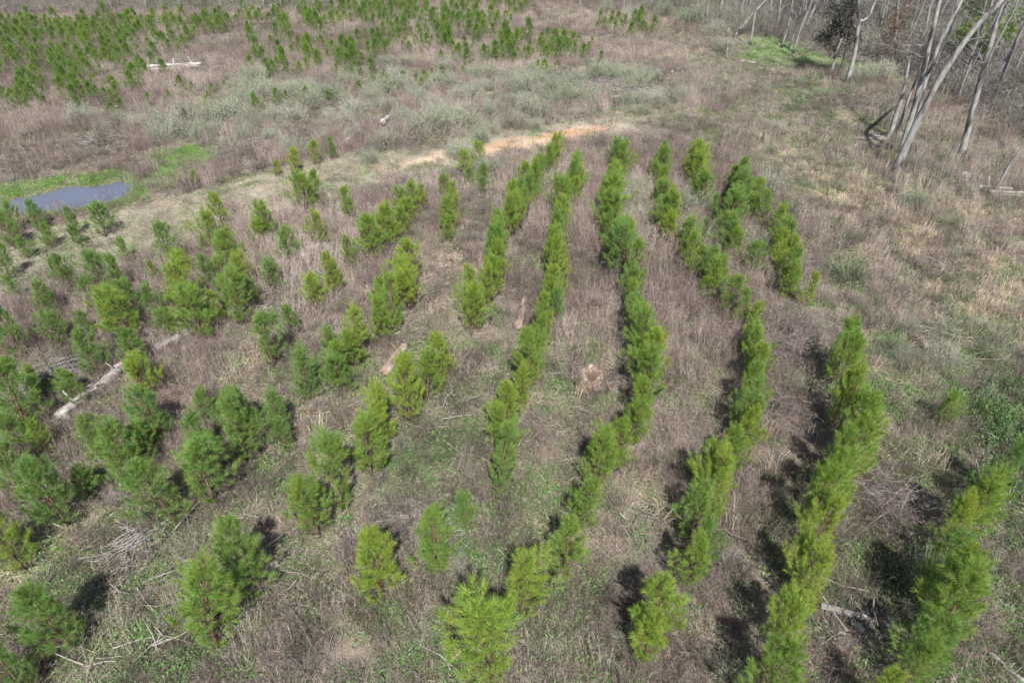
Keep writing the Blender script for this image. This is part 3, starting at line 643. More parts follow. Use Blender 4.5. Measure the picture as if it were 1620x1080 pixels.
pr_dark = [P_stalk(120+i, 18, (.25, .8), .4, 7, .009, .16).mesh('dark_stems', M_dark) for i in range(3)] + [P_cane(130+i, 12, .5, .9, .009).mesh('dark_canes', M_dark) for i in range(2)]
xy, s = gather(10, lambda z, X, Y: cl01((.12+.75*sstep(.48, .58, fbm(X, Y, 2.6, 4)))*(1-.9*z['track'])*(1-z['orange'])*(1-z['green'])))
scatter_xy('dark_dead_stems', pr_dark, xy, s*(.5+.6*R.random(len(xy))), R.random(len(xy)), 'dark brown dead stems and twigs among the dry grass', 'dead weeds', .25)
def p_wd(z, X, Y):
    g = np.maximum(sstep(.46, .60, fbm(X, Y, 3.5, 3)), z['gr']*sstep(.38, .55, fbm(X, Y, 1.8, 3)))
    return cl01((.10+.6*g*(.55+.45*z['near'])+.12*z['near']+.2*z['gr']+.34*z['rt'])*(1-.5*z['forest'])*(1-.8*z['orange'])+.08*z['track']+.5*z['green'])
xy, s = gather(19, p_wd)
scatter_xy('green_weeds', pr_leaf, xy, s*(.6+.6*R.random(len(xy))), cl01(.42+.5*(fbm(xy[:, 0], xy[:, 1], 4, 2)-.5)*2+R.normal(0, .22, len(xy))), 'small green weeds sprouting through the dead grass', 'weeds', .15); n5 = len(xy)
xy, s = gather(14, lambda z, X, Y: cl01(z['green']*.95))
scatter_xy('green_grass', pr_grass, xy, s*(.7+.5*R.random(len(xy))), cl01(.3+.6*(xy[:, 0] > 10)+R.normal(0, .2, len(xy))), 'bright green grass around the pond and the meadow edge', 'grass', .12)
# brush under the wood
def ring(poly, n, x0, x1, y0, y1):
    a = np.c_[R.uniform(x0, x1, n), R.uniform(y0, y1, n)]; return a[sdist(a[:, 0], a[:, 1], poly) < -.3]
xy = np.vstack([ring(FOR, 40000, -5, 110, 30, 150)[:22000], np.c_[R.uniform(-105, -22, 5200), R.uniform(86, 104, 5200)], np.c_[R.uniform(-24, 40, 2200), R.uniform(91.5, 104, 2200)]])
scatter_xy('woodland_brush', pr_wood, xy, .6+.8*R.random(len(xy)), cl01(fbm(xy[:, 0], xy[:, 1], 9, 4)*1.3-.15+R.normal(0, .15, len(xy))), 'grey leafless underbrush filling the wood behind the clearing', 'underbrush', .15, flat=1.001)
print('counts', n1, n2, n3, n4, n5, len(xy))

# ------------------------------------------------------------------ shrubs
def make_shrub(seed, h=1.2, w=1.5, n=1150, leaf=2600, tw=.009, ls=(.010, .02)):
    rg = np.random.default_rng(seed); mb = MB()
    a = rg.random(n)*6.283; el = np.arccos(rg.random(n)*.95); rr = rg.uniform(.72, 1.0, n)*(1+.18*np.sin(a*3+seed)+.1*np.sin(a*5+2*seed))
    tip = np.c_[np.cos(a)*np.sin(el)*w/2*rr, np.sin(a)*np.sin(el)*w/2*rr, np.cos(el)*h*rr]; base = tip*rg.uniform(.15, .55, (n, 1)); base[:, 2] *= .8
    mid = (base+tip)/2; mid[:, 2] -= .05*h; mb.blades(base, tip, tw, mid)
    st = 10; b0 = np.c_[rg.normal(0, .06, (st, 2)), np.zeros(st)]; mb.blades(b0, tip[:st]*.8, .025)
    i = rg.integers(0, n, leaf); t_ = rg.uniform(.45, 1.05, leaf); c = base[i]+(tip[i]-base[i])*t_[:, None]+rg.normal(0, .03, (leaf, 3))
    mb.blades(c, c+rg.normal(0, .035, (leaf, 3))+np.array([0, 0, .04]), rg.uniform(*ls, leaf)); return mb
SH = [make_shrub(i, .95+.12*(i % 3), 1.5+.2*(i % 2)).mesh('shrub', M_shrub) for i in range(4)]
SHD = [make_shrub(10+i, 1.1, 1.6, 500, 1100).mesh('shrub_dark', M_shrub_d) for i in range(2)]
SHB = [make_shrub(20+i, .75, 1.9, 420, 1500, .01, (.02, .045)).mesh('bramble', M_bramble) for i in range(2)]
SHT = [P_cane(30+i, 95, .75, 1.5, .011, 7).mesh('twig_shrub', M_twig_m) for i in range(2)]
SHRUBS = [(770,118,1.3),(815,125,1.1),(840,110,1.2),(850,135,1.4),(880,150,1.5),(905,160,1.5),(870,165,1.2),(930,150,1.1),(945,120,1.2),(990,125,1.4),(1010,130,1.3),(970,118,1.1),(765,135,1.0),(745,150,1.2),
 (610,145,1.6),(590,155,1.3),(640,140,1.3),(665,145,1.2),(625,115,1.2),(615,95,1.0),(705,100,1.1),(735,195,1.3),(690,200,1.5),(665,205,1.3),(780,180,1.2),(835,175,1.3),(820,190,1.0),(720,190,1.0),(800,165,1.1),
 (640,190,1.0),(560,170,1.1),(445,150,1.5),(470,145,1.4),(490,160,1.3),(520,150,1.3),(400,125,1.3),(410,140,1.2),(350,190,1.5),(365,185,1.6),(330,205,1.2),(240,190,1.1),(270,205,1.5),(255,215,1.2),(300,185,1.1),
 (130,185,1.4),(390,165,1.2),(465,185,1.2),(540,190,1.1),(610,225,1.1),(585,250,.9),(465,240,1.1),(510,225,1.0),(430,215,.9),(390,215,1.0),(560,215,.9),(700,125,1.0),(680,165,1.2),(550,130,1.1),(570,120,1.1),
 (1010,300,1.3),(1000,320,1.2),(1030,160,1.1),(1060,155,1.0),(985,160,.9),(760,215,1.0),(910,135,1.2),(1085,35,1.6),(1110,30,1.5),(1050,22,1.4),(1135,50,1.5),(1000,22,1.3),(960,15,1.3),(1145,75,1.2),
 (1385,120,1.5),(1360,125,1.1),(1400,110,1.2),(730,240,1.0),(770,262,1.1),(1090,320,1.2),(1005,345,1.0),(1190,385,1.1),(1215,300,1.1),(1105,300,1.0),(1445,320,1.2)]
SHRUBS += [(px+random.uniform(-28, 28), py+random.uniform(-9, 9), s_*random.uniform(.6, 1.0)) for px, py, s_ in SHRUBS[:64] if py < 215] + [(px+random.uniform(-60, 45), py+random.uniform(-14, 16), s_*random.uniform(.55, .85)) for px, py, s_ in SHRUBS[:64] if py < 210]
lst = []
def put_shrub(px, py, s, lib, name, cat, group, label=None):
    x, y = P(px, py+3, .2); r = random.uniform(.85, 1.2)
    o = link(name, random.choice(lib), None, (x, y, tz(x, y)-.05), (0, 0, random.uniform(0, 6.28))); o.scale = (s*r, s*r*random.uniform(.85, 1.1), s*random.uniform(.8, 1.05))
    tag(o, label, cat, group); return o, x, y
for px, py, s in SHRUBS:
    o, x, y = put_shrub(px, py, s*1.25, SH, 'shrub', 'shrub', 'grey green shrubs in the clearing'); lst.append((o, x, y, 'rounded' if s > 1.15 else 'small'))
for k in range(42):
    px = random.uniform(1060, 1600); py = random.uniform(110+.12*(px-1060), 330+.4*(px-1060)) if px < 1250 else random.uniform(150+.16*(px-1060), 620)
    if any(math.hypot(px-o_[0], (py-o_[1])) < 45 for o_ in [(1170, 300), (1200, 380), (1250, 440), (1130, 260), (1240, 330), (1340, 560)]): continue
    sz = random.uniform(.4, .95); o, x, y = put_shrub(px, py, sz, SHD if k % 3 else SH, 'shrub', 'shrub', 'grey green shrubs in the clearing'); lst.append((o, x, y, 'small' if sz < .7 else 'rounded'))
near_label(lst, 'grey green shrub')
for px, py, s, lib, lab in [(1342,432,1.5,SHD,'dark grey green bush right of the ragged row, by a dead branch'),(1462,925,1.5,SHD,'large grey green bush in deep shade left of the far right row'),
    (1255,330,1.0,SHD,'dim green bush behind the ragged right row'),(1410,800,1.2,SHT,'mauve leafless bush leaning above the dark shadow patch'),(1320,292,.9,SHD,'small dark bush in the tan grass'),
    (1240,290,.9,SHB,'low dark green bush beyond the end of the ragged row'),(1600,690,1.7,SHB,'dark green leafy bramble mound at the right edge'),(1570,650,1.3,SHB,'leafy bramble mound just left of the right edge mound'),
    (1620,620,1.3,SHB,'dark bramble mound cut by the right edge, uppermost'),(1500,655,.9,SHD,'dull bush beside the small yellow pine on the right'),(1590,760,1.1,SHB,'leafy bramble below the right edge mounds, behind a pine'),(1240,560,1.4,SHT,'purplish brown leafless bush between the two right hand rows'),
    (1255,520,1.2,SHT,'brown leafless bush behind the purplish one between the right rows'),(1255,640,1.1,SHT,'dark leafless bush left of the lone top pine'),(1500,348,1.0,SHD,'green brown bush in the far right grass'),(1495,245,.9,SHB,'bright green bush left of the tall forked trunk foot'),
    (125,182,1.1,SHD,'dark green bush standing alone below the far left pines'),(1430,160,1.2,SHT,'grey leafless bush at the wood edge beside leaning trunks'),(1290,120,1.0,SHB,'green ferny bush at the foot of the twin pale trunks')]:
    put_shrub(px, py, s, lib, 'bush', 'bush', None, lab)

def p_scrub(z, X, Y):
    far_ = sstep(22, 34, Y)*(1-.4*sstep(70, 90, Y))
    return cl01((.24+.76*np.maximum(far_, z['rt']))*(.25+.75*sstep(.46, .58, fbm(X, Y, 7, 7)))*(1-z['track'])*(1-z['orange'])*(1-z['green'])*(1-.8*z['forest'])*(1-.5*z['tan']))
xy, s = gather(2.6, p_scrub)
SCR = [make_shrub(40+i, .9, 1.3, 260, 500, .012).mesh('scrub', M_scrub) for i in range(4)]
scatter_xy('low_scrub', SCR, xy, .35+.5*R.random(len(xy))**1.5, cl01(fbm(xy[:, 0], xy[:, 1], 8, 0)*1.5-.25+.22*(xy[:, 0] > 10)+R.normal(0, .25, len(xy))), 'low grey green and mauve scrub spread over the clearing', 'scrub', .12, flat=1.001)
print('scrub', len(xy))
# ------------------------------------------------------------------ bare trees
def limb(mb, p, d, L, r, lev, rg, tw, up=.15):
    n = 5; pts = [p]; d = d/np.linalg.norm(d)
    for i in range(n):
        d = d+rg.normal(0, .14, 3)+np.array([0, 0, up*.3]); d /= np.linalg.norm(d); pts.append(pts[-1]+d*L/n)
    pts = np.array(pts)
    if lev > 0: mb.tube(pts, np.linspace(r, r*.35, n+1), 4 if lev < 2 else 5, False)
    else: mb.blades(pts[:-1], pts[1:]+(pts[1:]-pts[:-1])*.3, r*2)
    if lev > 0:
        for i in range(rg.integers(4, 7)):
            t_ = rg.uniform(.25, 1.0); q = pts[min(n, int(t_*n))]; dd = pts[-1]-pts[0]; dd = dd/np.linalg.norm(dd)+rg.normal(0, .55, 3)+np.array([0, 0, up])
            limb(mb, q, dd, L*rg.uniform(.35, .6), r*.42, lev-1, rg, tw, up)
    else:
        k = tw; i = rg.integers(0, n, k); s0 = pts[i]+(pts[i+1]-pts[i])*rg.random((k, 1)); mb.blades(s0, s0+(pts[-1]-pts[0])/n*.8+rg.normal(0, .16, (k, 3))*L*.5, r*.9)
def bare_tree(seed, H, r, first=.25, nb=12, lev=2, tw=7, blen=.26):
    rg = np.random.default_rng(seed); n = 9; zs = np.linspace(0, H, n); w_ = np.cumsum(rg.normal(0, .012*H, (n, 2)), axis=0); w_[0] = 0
    ax = np.c_[w_, zs]; tm = MB(); tm.tube(ax, r*(1-.85*np.linspace(0, 1, n)**1.1)+.02, 8, True, .06, rg); cm = MB()
    for i in range(nb):
        f = first+(1-first)*(i+rg.random())/nb*.97; z = f*H; p = np.array([np.interp(z, zs, ax[:, 0]), np.interp(z, zs, ax[:, 1]), z]); a = rg.random()*6.28; e = rg.uniform(.2, .9)
        limb(cm, p, np.array([math.cos(a)*math.cos(e), math.sin(a)*math.cos(e), math.sin(e)]), H*blen*(1.15-.6*f), r*.22*(1.1-.7*f), lev, rg, tw)
    return tm, cm
BT = []
for i, (H, r) in enumerate([(13, .12), (15, .15), (11, .09), (14, .11), (9, .07)]):
    tm, cm = bare_tree(200+i, H, r, .14+.05*(i % 2), 20, 2, 9); BT.append((tm.mesh('bare_trunk', [M_bark_grey, M_bark_pale, M_bark_grey][i % 3]), cm.mesh('bare_crown', M_twig), H))
BTP = [(BT[i][0].copy(), BT[i][1], BT[i][2]) for i in range(len(BT))]
for b_ in BTP: b_[0].materials[0] = M_bark_pale
def put_bare(x, y, s, lean, lib, label, group):
    tm, cm, h = random.choice(lib); o = empty('bare_tree', (x, y, tz(x, y)-.1), (random.gauss(0, lean), random.gauss(0, lean), random.uniform(0, 6.28)), s)
    link('trunk', tm, o); link('crown', cm, o); tag(o, label, 'bare tree', group); return o
wood = []
edge = [(870,6),(950,13),(1050,24),(1115,48),(1180,56),(1240,68),(1300,88),(1390,108),(1470,148),(1540,183),(1640,228),(1760,280)]
ew = resample(pix(edge), .5)
tries = 0
while len(wood) < 190 and tries < 9000:
    tries += 1; q = ew[random.randrange(len(ew))]; dep = random.random()**1.6*38; x, y = q[0]+dep*.55+random.uniform(-2, 2), q[1]+dep*.85+1
    if sdist(np.array([x]), np.array([y]), FOR)[0] > -.8 or sdist(np.array([x]), np.array([y]), MEAD)[0] < 1.0: continue
    if all((x-a)**2+(y-b_)**2 > 2.2 for a, b_ in wood): wood.append((x, y))
wood.sort(key=lambda p: proj(p[0], p[1])[0])
for i, (x, y) in enumerate(wood):
    px, py = proj(x, y); pale = random.random() < .3
    sec = 'behind the green meadow strip' if 1180 < px < 1460 else 'right of the leaning trunks' if px >= 1460 else 'left of the meadow strip'
    wood[i] = (x, y, pale, sec)
cnt = {}
for x, y, pale, sec in wood:
    k = (pale, sec); cnt[k] = cnt.get(k, 0)+1
    put_bare(x, y, random.uniform(.75, 1.2), .05, BTP if pale else BT, f'{"pale" if pale else "grey"} leafless tree, {ORD[min(69, cnt[k]-1)]} from left in the wood {sec}', 'bare trees of the wood on the right')
xs = sorted([P(px, random.uniform(10, 21))[0] for px in (5, 30, 62, 88, 118, 150, 178, 205, 232, 262, 292, 322, 350, 385, 418, 452, 490)]+[random.uniform(-85, -70) for _ in range(3)])
for i, x in enumerate(xs):
    y = 85.5+random.uniform(0, 3); put_bare(x, y, random.uniform(.7, 1.05), .06, BTP, f'pale bare trunk at the far left treeline, {ORD[i]} from the left', 'pale trunks of the far left treeline')
for i in range(69):
    x = random.uniform(-92, 14); y = random.uniform(87.5, 99) if x < -22 else random.uniform(92.5, 99)
    xs2 = x; BG = globals().setdefault('BGL', []); BG.append((x, y))
BGL.sort()
for i, (x, y) in enumerate(BGL):
    px = proj(x, y)[0]; lab = f'grey bare tree, {ORD[i]} from left in the wood behind the far left pines' if i < 40 else f'grey bare tree, {ORD[i-40]} from left in the wood above the far pine field'
    put_bare(x, y, random.uniform(.8, 1.2), .05, BT, lab, 'grey trees behind the far left treeline')

# tall individual trees traced: base pixel, then pixels up the trunk, lifted at the base's distance
def tall(name, pts, r0, height, label, mat=M_bark_pale, fork=None, dense=False, nb=9, dy=0.0, first=.3, cat='bare tree', blen=.22, r1=.35):
    x, y = P(*pts[0]); z0 = tz(x, y); o = empty(name, (x, y, z0-.1)); tag(o, label, cat, None)
    W = [np.array([x, y, z0])]
    for k, (px, py) in enumerate(pts[1:]): W.append(PY(px, py, y+dy*(k+1)))
    def ext(Wl, h):
        Wl = list(Wl)
        if Wl[-1][2]-z0 < h:
            d = Wl[-1]-Wl[-2]; d /= np.linalg.norm(d); n = 3; L = (h-(Wl[-1][2]-z0))/max(.4, d[2])
            for i in range(n): Wl.append(Wl[-1]+d*L/n+R.normal(0, .08, 3))
        return np.array(Wl)-np.array([x, y, z0-.1])
    def fine(Wl):
        s = np.r_[0, np.cumsum(np.linalg.norm(np.diff(Wl, axis=0), axis=1))]; u = np.linspace(0, s[-1], 22)
        q = np.stack([np.interp(u, s, Wl[:, i]) for i in range(3)], 1); q[1:-1] += R.normal(0, .025, (20, 3)); return smooth3(q)
    W1 = fine(ext(W, height)); n = len(W1); tm = MB(); rad = r0*.73*(1-(1-r1)*np.linspace(0, 1, n)); rad[0] *= 1.35; rad[1] *= 1.1
    tm.tube(W1, rad, 9, True, .09, R); link('trunk', tm.mesh('trunk', mat), o); cm = MB(); sets = [(W1, rad)]
    if fork:
        fw = [W1[fork[0]]+np.array([x, y, z0-.1])]+[PY(px, py, y+.3) for px, py in fork[1]]; F1 = fine(ext(fw, height*.95)); fr = rad[fork[0]]*.7*(1-.6*np.linspace(0, 1, len(F1)))
        fm = MB(); fm.tube(F1, fr, 7, True, .08, R); link('branch', fm.mesh('fork_limb', mat), o); sets.append((F1, fr))
    rg = np.random.default_rng(int(pts[0][0]))
    for Wk, rk in sets:
        for i in range(nb):
            j = int((first+(1-first)*rg.random())*(len(Wk)-1)); a = rg.random()*6.28; e = rg.uniform(-.1, .8)
            limb(cm, Wk[j], np.array([math.cos(a)*math.cos(e), math.sin(a)*math.cos(e), math.sin(e)]), height*blen*rg.uniform(.5, 1.1), max(.014, rk[j]*.17), 1 if not dense else 2, rg, 5)
    if nb: link('crown', cm.mesh('crown', M_bark_pale if mat is not M_bark_dark else M_twig), o)
    return o, W1
def smooth3(q):
    for _ in range(2): q[1:-1] = (q[:-2]+q[1:-1]*2+q[2:])/4
    return q
tall('bare_tree', [(1338,137),(1350,98),(1357,60),(1360,20),(1356,-40)], .24, 15, 'tall pale trunk forking low, tallest of the group beside the meadow strip', fork=(6, [(1370,38),(1384,4)]), nb=6)
tall('bare_tree', [(1314,120),(1322,88),(1333,55),(1340,20)], .14, 13, 'slim pale trunk left of the dark vine covered tree', nb=5)
tall('dark_tree', [(1328,118),(1338,85),(1346,45),(1350,5)], .2, 12, 'dark trunk with a dense blackish mass of vines, between pale trunks', M_bark_dark, nb=4)
tall('dead_tree', [(1405,222),(1420,175),(1432,132),(1437,100),(1438,92)], .22, 4.0, 'broken topped dead trunk, leftmost of the leaning group', nb=2, first=.8, blen=.25)
tall('dead_tree', [(1412,222),(1428,185),(1440,150),(1452,118),(1460,95)], .13, 5.5, 'slender leaning dead trunk just right of the broken topped one', nb=3, first=.6, blen=.3)
tall('bare_tree', [(1423,245),(1440,195),(1452,145),(1463,100),(1476,50),(1488,-5)], .22, 14, 'tall straight pale tree in the middle of the leaning group', nb=9, first=.35, blen=.2)
tall('bare_tree', [(1437,232),(1450,180),(1464,125),(1480,85),(1500,40),(1524,-4)], .2, 14, 'pale tree curving right behind the big leaning trunk', nb=9, first=.35, blen=.2)
tall('leaning_tree', [(1416,270),(1440,215),(1465,165),(1490,120),(1515,80),(1545,38),(1585,2)], .27, 14, 'thick grey trunk leaning strongly right, nearest of the group, with a dark top', M_bark_grey, nb=7, first=.4, blen=.18)
tall('bare_tree', [(1521,246),(1532,200),(1545,150),(1556,105),(1570,60),(1588,5)], .25, 14, 'lone pale tree with a broad split foot, right of the leaning group', nb=9, first=.3, blen=.13)
tall('bare_tree', [(1575,88),(1585,60),(1600,18)], .14, 13, 'thin pale tree far behind the lone split foot tree', nb=4)
tall('dead_sapling', [(1500,272),(1508,250),(1516,232)], .05, 2.2, 'thin dead sapling stem at the foot of the lone pale tree', nb=2, cat='dead sapling')
tall('dead_sapling', [(1512,166),(1518,148),(1525,130)], .08, 2.4, 'short pale dead stem standing in the brush behind the leaning group', nb=0, cat='dead sapling')
tall('dead_sapling', [(1575,303),(1588,275),(1605,250),(1622,232)], .13, 3.2, 'dark broken stem leaning out over the pale planks of wood', M_bark_grey, nb=4, cat='dead sapling', first=.3, blen=.3)
tall('dead_sapling', [(1447,270),(1452,240),(1449,215)], .045, 2.6, 'crooked white dead sapling in front of the leaning group', nb=3, cat='dead sapling')
tall('bare_tree', [(1160,62),(1175,42),(1195,18),(1212,0)], .13, 9, 'pale trunk leaning right over the small pool by the far wood edge', nb=4)
tall('bare_tree', [(1186,72),(1191,45),(1196,15)], .16, 12, 'upright trunk crossed by the pale leaning trunk', M_bark_grey, nb=8)
tall('dead_tree', [(1150,92),(1151,74),(1151,54)], .10, 3, 'short pale snag at the edge of the far wood', nb=0)
tall('bare_tree', [(1236,76),(1245,50),(1255,10)], .12, 12, 'pale trunk rising from the meadow strip, left of the cluster', nb=5)
tall('bare_tree', [(1255,84),(1262,60),(1270,35),(1284,0)], .14, 12, 'grey trunk in the meadow cluster, leaning right', M_bark_grey, fork=(5, [(1276,15),(1275,0)]), nb=8)
tall('bare_tree', [(1247,78),(1262,40),(1268,0)], .09, 12, 'thin pale trunk between the meadow trunks', nb=6)
tall('bare_tree', [(1116,45),(1118,22),(1120,0)], .12, 12, 'single pale trunk at the wood edge above the wheat coloured grass', nb=5)
tall('bare_tree', [(985,29),(987,12),(988,-4)], .11, 11, 'thin pale trunk above the small far pine patch', nb=5)
tall('bare_tree', [(918,16),(918,5),(918,-6)], .11, 11, 'white trunk at the top edge right of the far pine field', nb=5)
# vines on the dark tree, evergreen behind, rusty tree
def crown_blob(cx, n, rad, mat, leaf, seed, name, parent, clumps=26):
    rg = np.random.default_rng(seed); mb = MB(); cc = rg.normal(0, .5, (clumps, 3))*np.array(rad); i = rg.integers(0, clumps, n)
    c = cc[i]+rg.normal(0, .3, (n, 3)); c += np.array(cx); mb.blades(c, c+rg.normal(0, leaf*1.3, (n, 3)), leaf*.5); return link(name, mb.mesh(name, mat), parent)
M_vine = leafmat('dark_vines', [(0, (.035, .036, .03)), (1, (.06, .06, .05))], transl=.1, island=.4)
M_rust = leafmat('rusty_leaves', [(0, (.11, .065, .05)), (1, (.16, .095, .07))], transl=.2, island=.35)
dk = [o for o in COL.objects if o.name.startswith('dark_tree')][0]
p = PY(1337, 28, dk.location.y); crown_blob(p-np.array(dk.location), 3800, (1.5, 1.2, 2.6), M_vine, .14, 5, 'vines', dk, 40)
x, y = P(1545, 118); o = empty('pine_tree', (x, y, tz(x, y))); tag(o, 'bright green pine standing in the wood between the pale leaning trunks', 'pine tree')
tm = MB(); tm.tube([(0, 0, 0), (.1, 0, 4), (.3, 0, 9)], [.16, .12, .04], 8); link('trunk', tm.mesh('trunk', M_bark_grey), o)
p = PY(1550, 50, y); crown_blob(p-np.array([x, y, 0]), 5200, (2.2, 1.6, 3.6), M_needle, .22, 8, 'crown', o, 34)
x, y = P(1400, 106); o = empty('rusty_tree', (x, y, tz(x, y))); tag(o, 'small tree keeping rusty brown leaves at the edge of the wood', 'tree')
tm = MB(); tm.tube([(0, 0, 0), (.1, 0, 2), (.1, 0, 4.5)], [.09, .06, .02], 7); link('trunk', tm.mesh('trunk', M_bark_grey), o)
crown_blob((0, 0, 2.6), 1200, (1.0, .9, 2.2), M_rust, .12, 9, 'crown', o, 24)

# ------------------------------------------------------------------ logs, stumps, branches, piles
def log(a, b_, d0, d1, label, mat=M_log, name='fallen_log', sides=14, stubs=2, lift=.3, bend=.02, cat='log', rough=.10):
    (ax, ay), (bx, by) = P(*a), P(*b_); L = math.hypot(bx-ax, by-ay); rg = np.random.default_rng(int(a[0]*7+a[1]))
    za, zb = tz(ax, ay), tz(bx, by); n = max(8, int(L/.22)); s = np.linspace(0, L, n)
    o = empty(name, (ax, ay, za+d0*lift), (0, -math.atan2(zb+d1*lift-za-d0*lift, L), math.atan2(by-ay, bx-ax))); tag(o, label, cat)
    pts = np.c_[s, np.cumsum(rg.normal(0, bend, n)), np.cumsum(rg.normal(0, bend*.4, n))]; pts[:, 2] -= np.linspace(0, pts[-1, 2], n)
    rad = np.linspace(d0/2, d1/2, n)*(1+rg.normal(0, .05, n)); mb = MB(); mb.tube(pts, rad, sides, True, rough, rg); link('log_trunk', mb.mesh('log', mat, False), o)
    for i in range(stubs):
        j = rg.integers(2, n-1); an = rg.uniform(.3, 2.8); dr = np.array([rg.normal(0, .3), math.cos(an), math.sin(an)]); st = MB()
        l = rg.uniform(.15, .5); st.tube([pts[j], pts[j]+dr*l*.6, pts[j]+dr*(l+d0*.5)], [rad[j]*.28, rad[j]*.2, rad[j]*.12], 6); link('branch_stub', st.mesh('stub', mat, False), o)
    return o
log((98,672), (308,526), .38, .26, 'long split grey fallen log lying between pines on the left', stubs=6, lift=.42, bend=.05, rough=.2, sides=18)
log((475,421), (512,403), .46, .42, 'short thick grey log section with a dark end, by the path', stubs=0, lift=.45)
log((228,117), (322,109), .62, .40, 'long bleached white log lying in the far left field', M_white, stubs=3, lift=.55)
log((322,112), (352,109), .2, .12, 'thin pale pole lying off the end of the bleached white log', M_white, name='fallen_pole', stubs=0)
log((540,240), (577,212), .34, .26, 'curved grey log lying by the shrubs left of the track', M_white, stubs=2, bend=.05, lift=.6)
log((606,206), (630,184), .34, .20, 'pale tilted snag of driftwood standing out beyond the curved log', M_white, name='tilted_snag', stubs=2, bend=.04, lift=1.3)
log((818,528), (832,478), .30, .22, 'split tan log lying between the central rows', M_logred, stubs=1, lift=.5)
log((608,598), (640,552), .38, .30, 'red brown rotten log between two rows left of centre', M_logred, stubs=1, lift=.4)
log((705,662), (742,630), .08, .05, 'pale stick lying on weeds between two rows', M_stick, name='dead_branch', stubs=1, cat='branch')
log((1395,588), (1442,612), .09, .05, 'thin pale dead branch right of the lone top pine', M_white, name='dead_branch', stubs=2, cat='branch')
log((1562,1036), (1618,1082), .12, .10, 'pale branch reaching the bottom right corner', M_white, name='dead_branch', stubs=3, cat='branch')
log((1343,988), (1362,1002), .16, .15, 'short hollow pale log with a dark end near the bottom right', M_white, stubs=0, lift=.6)
log((1575,922), (1625,900), .08, .05, 'thin grey branch at the right edge beside the far right row', M_stick, name='dead_branch', stubs=2, cat='branch')
log((1548,298), (1600,301), .32, .26, 'weathered split log, uppermost of the pale pair near the right edge', M_white, stubs=1, lift=.5)
log((1565,304), (1640,309), .28, .24, 'weathered split log, lowermost of the pale pair near the right edge', M_white, stubs=1, lift=.4)
log((1505,318), (1545,315), .16, .1, 'thin grey log in the grass left of the pale pair', M_stick, stubs=0)
log((1232,330), (1255,326), .14, .1, 'small grey branch beside the ragged right row', M_stick, name='dead_branch', stubs=1, cat='branch')
log((0,700), (75,695), .12, .08, 'thin grey pole lying near the left edge below the long log', M_stick, name='fallen_pole', stubs=1)
log((85,578), (118,572), .12, .09, 'small grey log section left of a pine above the long log', M_stick, stubs=0, lift=.7)
log((1160,95), (1195,100), .25, .2, 'dark wet log lying by the far wood edge', M_stick, stubs=1)
log((1200,108), (1245,116), .2, .12, 'fallen grey limb below the meadow strip', M_stick, name='fallen_limb', stubs=3, cat='branch')
log((690,815), (560,845), .05, .03, 'long thin dead stem lying right of the flattened twigs', M_stick, name='dead_branch', stubs=1, cat='branch')
log((1285,128), (1390,140), .12, .07, 'thin grey limb lying beneath the twin pale trunks', M_stick, name='dead_branch', stubs=1, cat='branch')
def pile(px, py, w_, h, n, label, mat=M_stick, L=(.5, 1.5), r=.02, name='brush_pile', ang=None, big=0, cat='brush pile'):
    x, y = P(px, py); rg = np.random.default_rng(px*3+py); o = empty(name, (x, y, tz(x, y))); tag(o, label, cat); mb = MB()
    for i in range(n):
        c = np.array([rg.normal(0, w_*.35), rg.normal(0, w_*.3), 0]); c[2] = abs(rg.normal(0, .45))*h*math.exp(-(c[0]**2+c[1]**2)/(w_*w_*.3))+.03
        a = rg.random()*6.28 if ang is None else rg.normal(ang, .45); l = rg.uniform(*L); d = np.array([math.cos(a), math.sin(a), rg.normal(0, .16)])*l/2
        mb.tube([c-d, c+rg.normal(0, .05, 3), c+d], [r*rg.uniform(.6, 1.3), r*.8, r*.3], 4, False)
    link('sticks', mb.mesh('sticks', mat), o)
    for i in range(big):
        c = np.array([rg.normal(0, w_*.3), rg.normal(0, w_*.25), h*.3]); a = rg.random()*6.28 if ang is None else rg.normal(ang, .3); l = rg.uniform(.8, 1.8); d = np.array([math.cos(a), math.sin(a), rg.normal(0, .12)])*l/2
        bm = MB(); bm.tube([c-d, c, c+d], [.09, .085, .07], 8, True, .12, rg); link('log_piece', bm.mesh('log_piece', M_logred if i % 3 == 0 else M_log, False), o)
pile(225, 872, 1.2, .3, 200, 'grey pile of dead sticks in the lower left', ang=.8, r=.013)
pile(80, 612, 2.2, .5, 320, 'dark grey heap of thin twigs near the left edge', M_bark_grey, r=.016)
pile(640, 835, 2.0, .15, 280, 'flattened mauve mat of thin twigs left of the pale green pine', r=.010)
